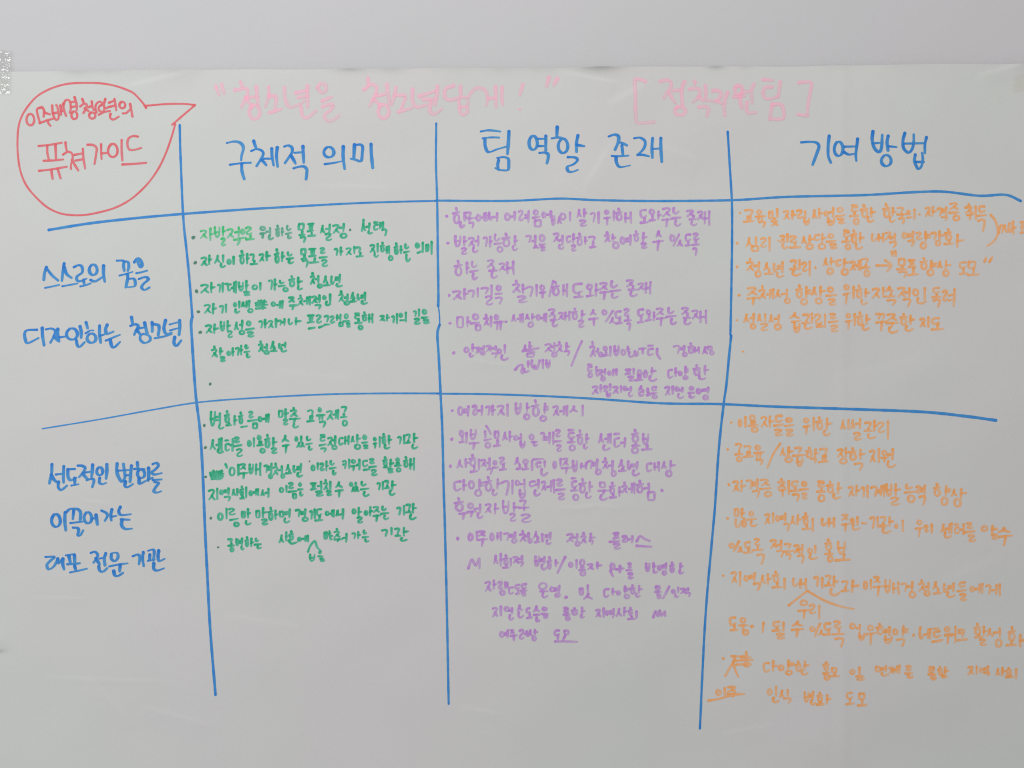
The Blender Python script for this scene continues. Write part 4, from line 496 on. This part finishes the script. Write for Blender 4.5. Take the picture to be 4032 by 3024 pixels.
~45,90 65,142;~80,80 95,132;|;~195,65 205,92;~160,115 220,105 240,122 225,165 200,215;~225,160 245,190 265,202;~240,160 300,155;~290,95 295,150 300,212;o280,247,32,42;~365,95 365,150 345,215;~370,152 408,155 402,235;~370,250 405,242 440,228;~460,100 465,170 490,215 540,205 580,180;~530,132 600,115;~545,160 600,150;~600,90 600,150 600,215;~560,215 570,270 600,280 650,240;~660,100 680,75 708,85 712,112 690,130 665,110;~690,180 745,155;~690,215 730,200 755,207 735,238 703,265 715,298 750,296 790,270;|;~965,42 970,85;~940,112 985,80 1015,95 1015,130 995,170 975,212;~1000,170 1040,205;~1020,150 1080,135;~1080,80 1085,130 1097,200;o1060,243,32,42;~1135,98 1125,145 1110,200;~1130,145 1190,148 1180,190 1168,222;~1150,246 1230,222;~1235,108 1235,180 1262,215 1318,202;~1275,150 1380,115;~1300,170 1380,162;~1385,90 1380,150 1370,200;~1345,185 1340,240 1370,255 1410,225;~1480,85 1435,105 1430,150 1460,172 1520,155;~1525,90 1530,150 1580,152;~1515,175 1520,235 1540,258 1565,240 1570,170;~1520,215 1565,208;~1583,132 1620,100 1665,105 1690,150 1680,205;~1690,160 1735,158;~1737,90 1740,150 1740,210;~1777,92 1775,150 1780,200;|;~1902,78 1893,110 1885,142;*1885 227 12;|;~2060,35 2048,88;~2112,42 2090,80
@line pink|K2|faint pink team name in square brackets, right of the title
~275,108 240,92 165,92 168,250 170,450 185,540 250,545 370,535;|;~435,105 500,90 545,110 545,170 510,220 472,278;~530,220 560,280 595,330;~580,200 660,193;~690,112 665,180 662,260 672,350;o645,415,56,46;~800,105 806,135;~745,185 820,178 858,200 850,250 820,290 785,320;~850,270 890,310;~915,148 920,230 918,300 985,305;~845,375 930,372 948,400 932,470;~995,200 1050,200 1082,230 1065,280 1010,318;~1040,310 1090,337;~1152,220 1125,300 1115,390 1122,465;o1270,192,42,48;~1300,222 1390,205;~1220,262 1300,262 1335,255;~1285,270 1290,330 1305,378;~1432,130 1405,210 1415,325;~1360,320 1355,400 1380,435 1455,430;~1530,80 1635,90;~1625,160 1560,162 1533,210 1552,278 1620,282 1692,258;~1712,105 1702,180 1695,262;~1635,340 1615,420 1605,498;~1630,345 1700,340 1740,370 1748,490 1612,500;|;~1912,115 2000,108 2045,125 2030,220 2008,350 2000,465;~1905,452 2010,465
@line blue|B1|blue heading of the first column
~40,215 130,195 210,205 260,250 265,310 245,380 238,448;~85,512 230,492 370,485;~245,500 250,600 280,705;~410,190 425,240 442,285;~375,325 450,300 520,322 540,370 500,450 450,530;~520,450 550,480 582,520;~550,430 650,430;~655,295 660,400 680,520;~730,280 720,400 735,535;~825,265 880,250 930,280 932,340 890,410 835,488;~920,390 950,440 978,495;~965,350 1075,342;~1080,265 1085,380 1090,480;~950,560 1020,540 1090,535 1130,572 1130,630 1120,705;|;o1432,340,68,70;~1375,502 1500,485 1605,462;~1628,265 1625,400 1645,565;~1780,238 1775,330 1770,430;~1780,245 1850,235 1890,262 1885,360 1868,460 1790,440 1730,428;~2005,230 2010,380 2028,550
@line blue|B2|blue heading of the second column
~90,125 180,112 305,126;~110,200 200,190 290,192;~135,205 140,290 175,350 270,320 372,290;~398,125 392,240 382,370;~270,415 340,405 390,425 395,480 385,545 300,545 250,525;~285,440 275,490 285,545;|;o662,250,45,76;~715,205 790,205;~715,285 790,283;~800,175 800,325;~730,360 790,355 825,375 825,420 812,470;~925,78 920,178;~865,200 940,190 1012,210;o988,282,52,78;~1150,170 1135,250 1135,345;~1140,272 1220,285;~1040,405 1120,410 1145,440 1100,485 1035,512 1045,560 1090,567 1150,545;|;~1485,180 1550,160 1592,180 1590,240 1555,325;~1590,240 1640,255 1685,278;~1630,280 1640,378;~1520,395 1600,397 1700,390;~1565,410 1572,470 1610,515 1720,497;~1765,200 1830,195 1882,235 1870,310 1800,385;~1800,380 1860,382 1925,397;~1965,200 1957,300 1962,410;~1965,318 2055,312;~2055,200 2055,320 2065,455
@line blue|B3|blue heading of the third column
~140,250 260,242 360,255 397,310 370,400 305,575;~545,160 530,300 532,450 568,545;o680,347,62,103;~760,317 930,312;~760,398 830,430 930,415;~955,205 945,300 930,430 938,520;|;~1175,100 1165,220 1200,340 1265,395 1300,330 1310,150;~1180,270 1270,262;~1395,165 1380,260 1395,368;~1400,312 1520,325;o1370,520,70,80;~1635,125 1610,230 1620,340 1690,405 1745,350 1765,250 1765,145;~1630,275 1930,268;~1950,185 1930,290 1930,410;~1790,435 1780,530 1830,640 1880,600 1900,500 1890,410;~1800,540 1915,540
@line blue|B4|first line of the first row title, blue
~375,225 350,300 340,380;~375,235 440,320 520,390;~355,482 440,465 535,445;~598,180 580,290 568,392;~600,230 630,310 690,357;~572,462 670,445 765,428;~720,225 780,200 822,220 825,290 760,340 760,387 800,400 880,368;~842,385 850,430;~800,465 870,450 935,425;o965,258,50,65;~930,385 990,402 1080,350;~1095,210 1095,310 1110,405;|;~1260,145 1345,150 1345,210 1355,270;~1350,155 1402,165 1412,220 1400,270;~1295,332 1380,310 1460,285;~1395,320 1402,372;~1400,365 1385,430 1375,475;~1400,375 1470,370 1492,410 1480,465 1380,478;~1480,165 1520,120 1562,150 1578,200 1562,228 1530,185 1520,120;~1505,302 1570,290 1640,270;~1535,375 1620,350 1655,380 1600,430 1570,480 1610,510 1670,480
@line blue|B4|second line of the first row title, blue
~260,1005 140,1010 105,1050 115,1130 150,1170 280,1108;~325,985 330,1080 350,1195;~370,1000 440,990 490,1020 470,1090 430,1165;~475,1090 530,1148;~520,1000 520,1060 540,1150;~540,1100 630,1088;o700,1058,68,70;~800,965 815,1030 815,1105;~755,1135 770,1200 800,1218 860,1160;~875,915 895,985;~870,1050 930,1015 970,1015;o945,1110,55,58;~1045,955 1045,1060 1060,1165;~1050,1082 1110,1062;~1140,945 1120,1000 1140,1055 1220,1028;~1125,1140 1220,1100 1302,1068;~1180,1130 1200,1210 1235,1222 1305,1155;|;~1445,850 1460,940;~1430,958 1490,938 1530,960 1500,1020 1480,1068;~1515,1015 1555,1060;~1525,992 1610,975;~1610,920 1620,970 1640,1045;~1600,1055 1558,1080 1560,1135 1612,1170 1678,1140 1670,1085 1610,1060;~1702,915 1705,970 1705,1025;~1710,935 1780,950 1790,1000 1780,1070;~1735,1112 1840,1092 1950,1060;~1870,890 1850,990 1880,1055 1950,1038;~1920,940 2040,908;~1925,1015 2030,985;~2045,890 2047,980 2038,1068;~1985,1100 1977,1170 2012,1205 2065,1140
@line blue|B5|first line of the second row title, blue
~270,155 265,270 238,390;~262,290 300,350 340,382;~320,282 420,270;~420,180 415,290 418,380;~355,375 350,440 390,475 460,422;~560,212 465,215;~470,220 475,310 510,352 580,320;~558,330 560,390;~515,420 610,402;~595,170 650,172 690,200 660,260 615,312;~658,270 720,340;~690,255 775,245;~785,160 780,250 770,310;~710,352 780,335 802,362 782,435;o875,240,38,50;~965,155 965,240 955,330;~875,325 870,380 910,402 955,385;|;~1095,145 1090,230 1110,310 1155,370 1192,310 1182,210 1175,150;~1105,232 1265,222;~1200,292 1262,285;~1275,170 1265,270 1255,370;~1200,370 1190,420 1222,440 1292,400;~1350,130 1355,195;~1310,210 1440,212;o1395,270,45,55;~1370,330 1375,395 1450,362;~1490,200 1490,290 1480,355;~1482,345 1540,320;~1540,150 1590,135 1612,170 1570,220 1530,250 1562,280 1655,262;~1540,350 1650,342;~1560,375 1612,388 1575,440 1550,490 1590,508 1645,490
@line blue|B5|second line of the second row title, blue
o318,860,55,80;~435,760 430,870 440,980;~455,750 500,715 590,715 630,760 625,850;~545,730 532,840;~500,892 600,880 700,868;~530,950 590,955 602,990 590,1045 620,1048 660,985;o722,825,48,70;~770,835 830,830;~825,790 840,905;|;~895,735 950,762 968,800 935,862;~1025,720 1010,790 1015,855;~1020,812 1085,800;~1130,690 1110,742 1140,790 1262,780;~1135,845 1245,850;~1150,850 1145,920 1190,965 1278,962
@line blue|B5|third line of the second row title, blue
~180,1320 290,1320 240,1370 200,1420 222,1475 285,1440 325,1370;~335,1345 345,1400 395,1345;~400,1345 400,1420 415,1475;~435,1300 550,1283;~475,1310 495,1400;~545,1300 548,1390;~455,1412 612,1400;~548,1435 560,1485;~490,1515 600,1492 700,1468;|;~750,1270 800,1255 838,1290 820,1340 785,1390;~815,1340 860,1412;~860,1340 930,1328;~940,1275 920,1340 928,1422;~850,1440 860,1490 900,1507 955,1462;~1010,1285 1010,1340 1050,1372 1092,1330 1085,1270 1020,1268;~980,1440 1100,1415 1215,1400;~1120,1420 1112,1500;~1038,1500 1050,1550 1090,1560 1155,1520;|;~1280,1310 1340,1290 1372,1320 1357,1408;~1415,1260 1405,1340 1417,1432;~1475,1240 1540,1225 1552,1270 1540,1360;~1497,1290 1492,1350;~1470,1368 1560,1352;~1610,1240 1600,1300 1612,1368 1682,1342;~1545,1400 1545,1470 1590,1490 1672,1462
@shape speech_bubble_outline|red|R|8.6|thin red speech bubble outline with its tail pointing right
~1475,398 1445,350 1370,265 1310,220 1150,160 980,130 800,125 620,135 450,180 300,260 200,360 120,480 80,600 65,760 70,920 95,1080 150,1220 240,1340 380,1470 520,1540 650,1562 800,1562 980,1530 1150,1480 1300,1400 1420,1300 1520,1190 1620,1040 1700,870 1760,700 1795,575;~1460,375 1700,355 1900,355 2010,368;~2010,368 1880,480 1762,582
@shape grid_line|blue|S|10>11|upper half of the first blue vertical grid line
~707,492 711,650 722,860 734,980 746,1100 757,1250
@shape grid_line|blue|S|12|lower half of the first blue vertical grid line
~757,1246 752,1275 756,1340 760,1400 772,1560 790,1710 801,1900 812,2200 825,2450 847,2737
@shape grid_line|blue|S|9>11|upper half of the second blue vertical grid line
~1717,484 1716,640 1721,790 1724,1000 1726,1150 1725,1205;~6:1725,1200 1730,1240 1731,1285
@shape grid_line|blue|S|11>10|lower half of the second blue vertical grid line
~1731,1278 1722,1315 1728,1414 1735,1554 1742,1700 1747,1914 1752,2080 1760,2434 1766,2774
@shape grid_line|blue|S|10|upper half of the third blue vertical grid line
~2868,516 2876,640 2884,790 2884,950 2881,1100 2879,1200 2877,1318
@shape grid_line|blue|S|11>10|lower half of the third blue vertical grid line
~2880,1322 2872,1400 2860,1520 2850,1590 2831,1767 2817,1984 2803,2140 2778,2434 2768,2640 2758,2872
@shape grid_line|blue|S|12>8|left half of the upper blue horizontal grid line
~188,904 337,880 500,862 725,842 1000,822 1300,804 1560,794 1718,790
@shape grid_line|blue|S|9>11|right half of the upper blue horizontal grid line
~1714,789 2000,790 2200,781 2350,787 2600,790 2884,786 3100,773 3400,767 3617,755 3725,754 3861,769 3964,765 4024,789
@shape grid_line|blue|S|6>8|left half of the lower blue horizontal grid line
~168,1688 400,1650 600,1614 784,1584 1000,1567 1276,1553 1500,1549 1730,1549
@shape grid_line|blue|S|8>13|right half of the lower blue horizontal grid line
~1722,1550 1922,1552 2150,1560 2353,1571 2606,1588 2834,1591 3050,1601 3357,1611 3635,1622 3802,1639 3919,1655
"""
def run_text():
    head = None
    for ln in TEXT.strip().splitlines():
        ln = ln.strip()
        if not ln: continue
        if ln[0] == '@': head = ln; continue
        f = head.split(' ', 1)[1].split('|')
        if head.startswith('@line'):
            color, strip, label = f; name = 'text_line'; wid = wend = None
            ox, oy, k = STRIP[strip]; root = bpy.data.objects.new(name, None); col.objects.link(root); root.parent = paper
            root["label"] = label
            root.empty_display_size = 0.01
        else:
            name, color, strip, wid, label = f; ox, oy, k = STRIP[strip]; wid, wend = (list(map(float, wid.split('>'))) * 2)[:2]; root = paper
        _, _, _, _, w0, chisel, bulge = INKS[color]
        w = wid or w0
        tr = lambda x, y: (ox + x / k, oy + y / k)
        ink = Ink(); dots = Ink()
        hand = name != 'text_line'; color_now = color
        def flush():
            nonlocal ink
            if ink.v:
                o = ink.build('word' if not hand else name, MAT_INK[color_now], root)
                if hand: o["label"] = label
            ink = Ink()
        for tok in ln.split(';'):
            tok = tok.strip()
            if not tok: continue
            if tok == '|': flush()
            elif tok[0] == '^': flush(); color_now = tok[1:]
            elif tok[0] == '~' and ':' in tok:
                ww, pts = tok[1:].split(':'); ink.stroke([tr(*map(float, p.split(','))) for p in pts.split()], float(ww), 0.0, 0.0, 6.0)
            elif tok[0] == '~':
                P = [tr(*map(float, p.split(','))) for p in tok[1:].split()]
                if hand: ink.stroke(P, w, 0.0, 0.04, 8.0, 0.0, wend)
                else: ink.stroke(P, w * rnd.uniform(.92, 1.06), chisel, bulge, 3.2, FLICK.get(color, 0))
            elif tok[0] == 'o':
                cx, cy, rx, ry = map(float, tok[1:].split(','))
                ink.stroke([tr(*p) for p in oval(cx, cy, rx, ry)], w, chisel, bulge)
            elif tok[0] == '*':
                x, y, r = map(float, tok[1:].split()); d = Ink(); x, y = tr(x, y); d.dot(x, y, r / k)
                b = d.build('bullet', MAT_INK['grey_green' if color == 'green' else color], root)
            else:
                ch, x0, y0, x1, y1 = tok.split(); x0, y0, x1, y1 = map(float, (x0, y0, x1, y1))
                m = w * k * 0.42
                mx, my = min(m, (x1 - x0) * .46), min(m, (y1 - y0) * .46)
                x0, y0, x1, y1 = x0 + mx, y0 + my, x1 - mx, y1 - my
                for st in syllable(ch):
                    ink.stroke([tr(x0 + px * (x1 - x0), y0 + py * (y1 - y0)) for px, py in st], w * rnd.uniform(.86, 1.08), chisel, bulge, 2.6, FLICK.get(color, 0))
        flush()
run_text()

# ------------------------------------------------------------------ adhesive tape over the two upper corners
def tape_material(name, tint, gloss, rough):
    m, nt, out = nodes_of(name)   # thin clear film: see-through with a glossy skin
    tr = N(nt, 'ShaderNodeBsdfTransparent'); tr.inputs[0].default_value = (*tint, 1)
    gl = N(nt, 'ShaderNodeBsdfGlossy'); gl.inputs['Roughness'].default_value = rough
    mx = N(nt, 'ShaderNodeMixShader'); mx.inputs[0].default_value = gloss
    nt.links.new(tr.outputs[0], mx.inputs[1]); nt.links.new(gl.outputs[0], mx.inputs[2]); nt.links.new(mx.outputs[0], out.inputs[0])
    return m
def tape(name, x0, x1, y0, y1, shear, amp, seed, mat, ragged, label):
    r = np.random.default_rng(seed); nx, ny = 110, 120
    u, v = np.meshgrid(np.linspace(0, 1, nx), np.linspace(0, 1, ny))
    edge = np.interp(np.linspace(0, 1, ny), np.linspace(0, 1, 40), r.uniform(-1, 1, 40)) * ragged
    if x0 < 1000: X = x0 + (x1 + edge[:, None] - x0) * u
    else: X = x0 + edge[:, None] + (x1 - x0 - edge[:, None]) * u
    Y = y0 + (y1 - y0) * v + shear * (u - 0.5)
    h = np.zeros_like(X)
    for wl, a, n in ((110, 1.2, 5), (46, 0.9, 8), (26, 0.22, 6)):
        for i in range(n):
            an = r.uniform(-0.3, 2.6); k_ = 2 * math.pi / (wl * r.uniform(.7, 1.4))
            s = np.sin(k_ * (X * math.cos(an) + Y * math.sin(an)) + r.uniform(0, 6.28) + 1.3 * np.sin(X / 31 + Y / 43 + i))
            h += amp * a / math.sqrt(n) * (1 - np.abs(s)) ** 1.5
    if x0 < 1000:
        wr = 0.10 + np.exp(-((X - 20) / 26) ** 2) * (np.exp(-((Y - 235) / 42) ** 2) + 1.5 * np.exp(-((Y - 330) / 26) ** 2)) * 1.9
        h *= wr
    on = sheet_height(X, Y); on = np.where(Y < top_edge(X) - 4, 0.0003, on)
    H = np.maximum(on + 0.0006, 0) + h
    o = link(name, grid_mesh(name, X, Y, H), mat)
    return tag(o, label, 'tape')
M_T1 = tape_material('glossy_clear_tape', (0.985, 0.985, 0.975), 0.15, 0.20)
M_T2 = tape_material('yellowed_tape', (0.986, 0.976, 0.957), 0.01, 0.45)
tape('adhesive_tape', -190, 40, 190, 366, 6, 0.00085, 3, M_T1, 9, 'crinkled shiny clear tape at the upper left corner of the paper')
tape('adhesive_tape', 3996, 4150, 284, 350, -26, 0.00016, 5, M_T2, 12, 'faint brownish tape at the upper right corner of the paper')
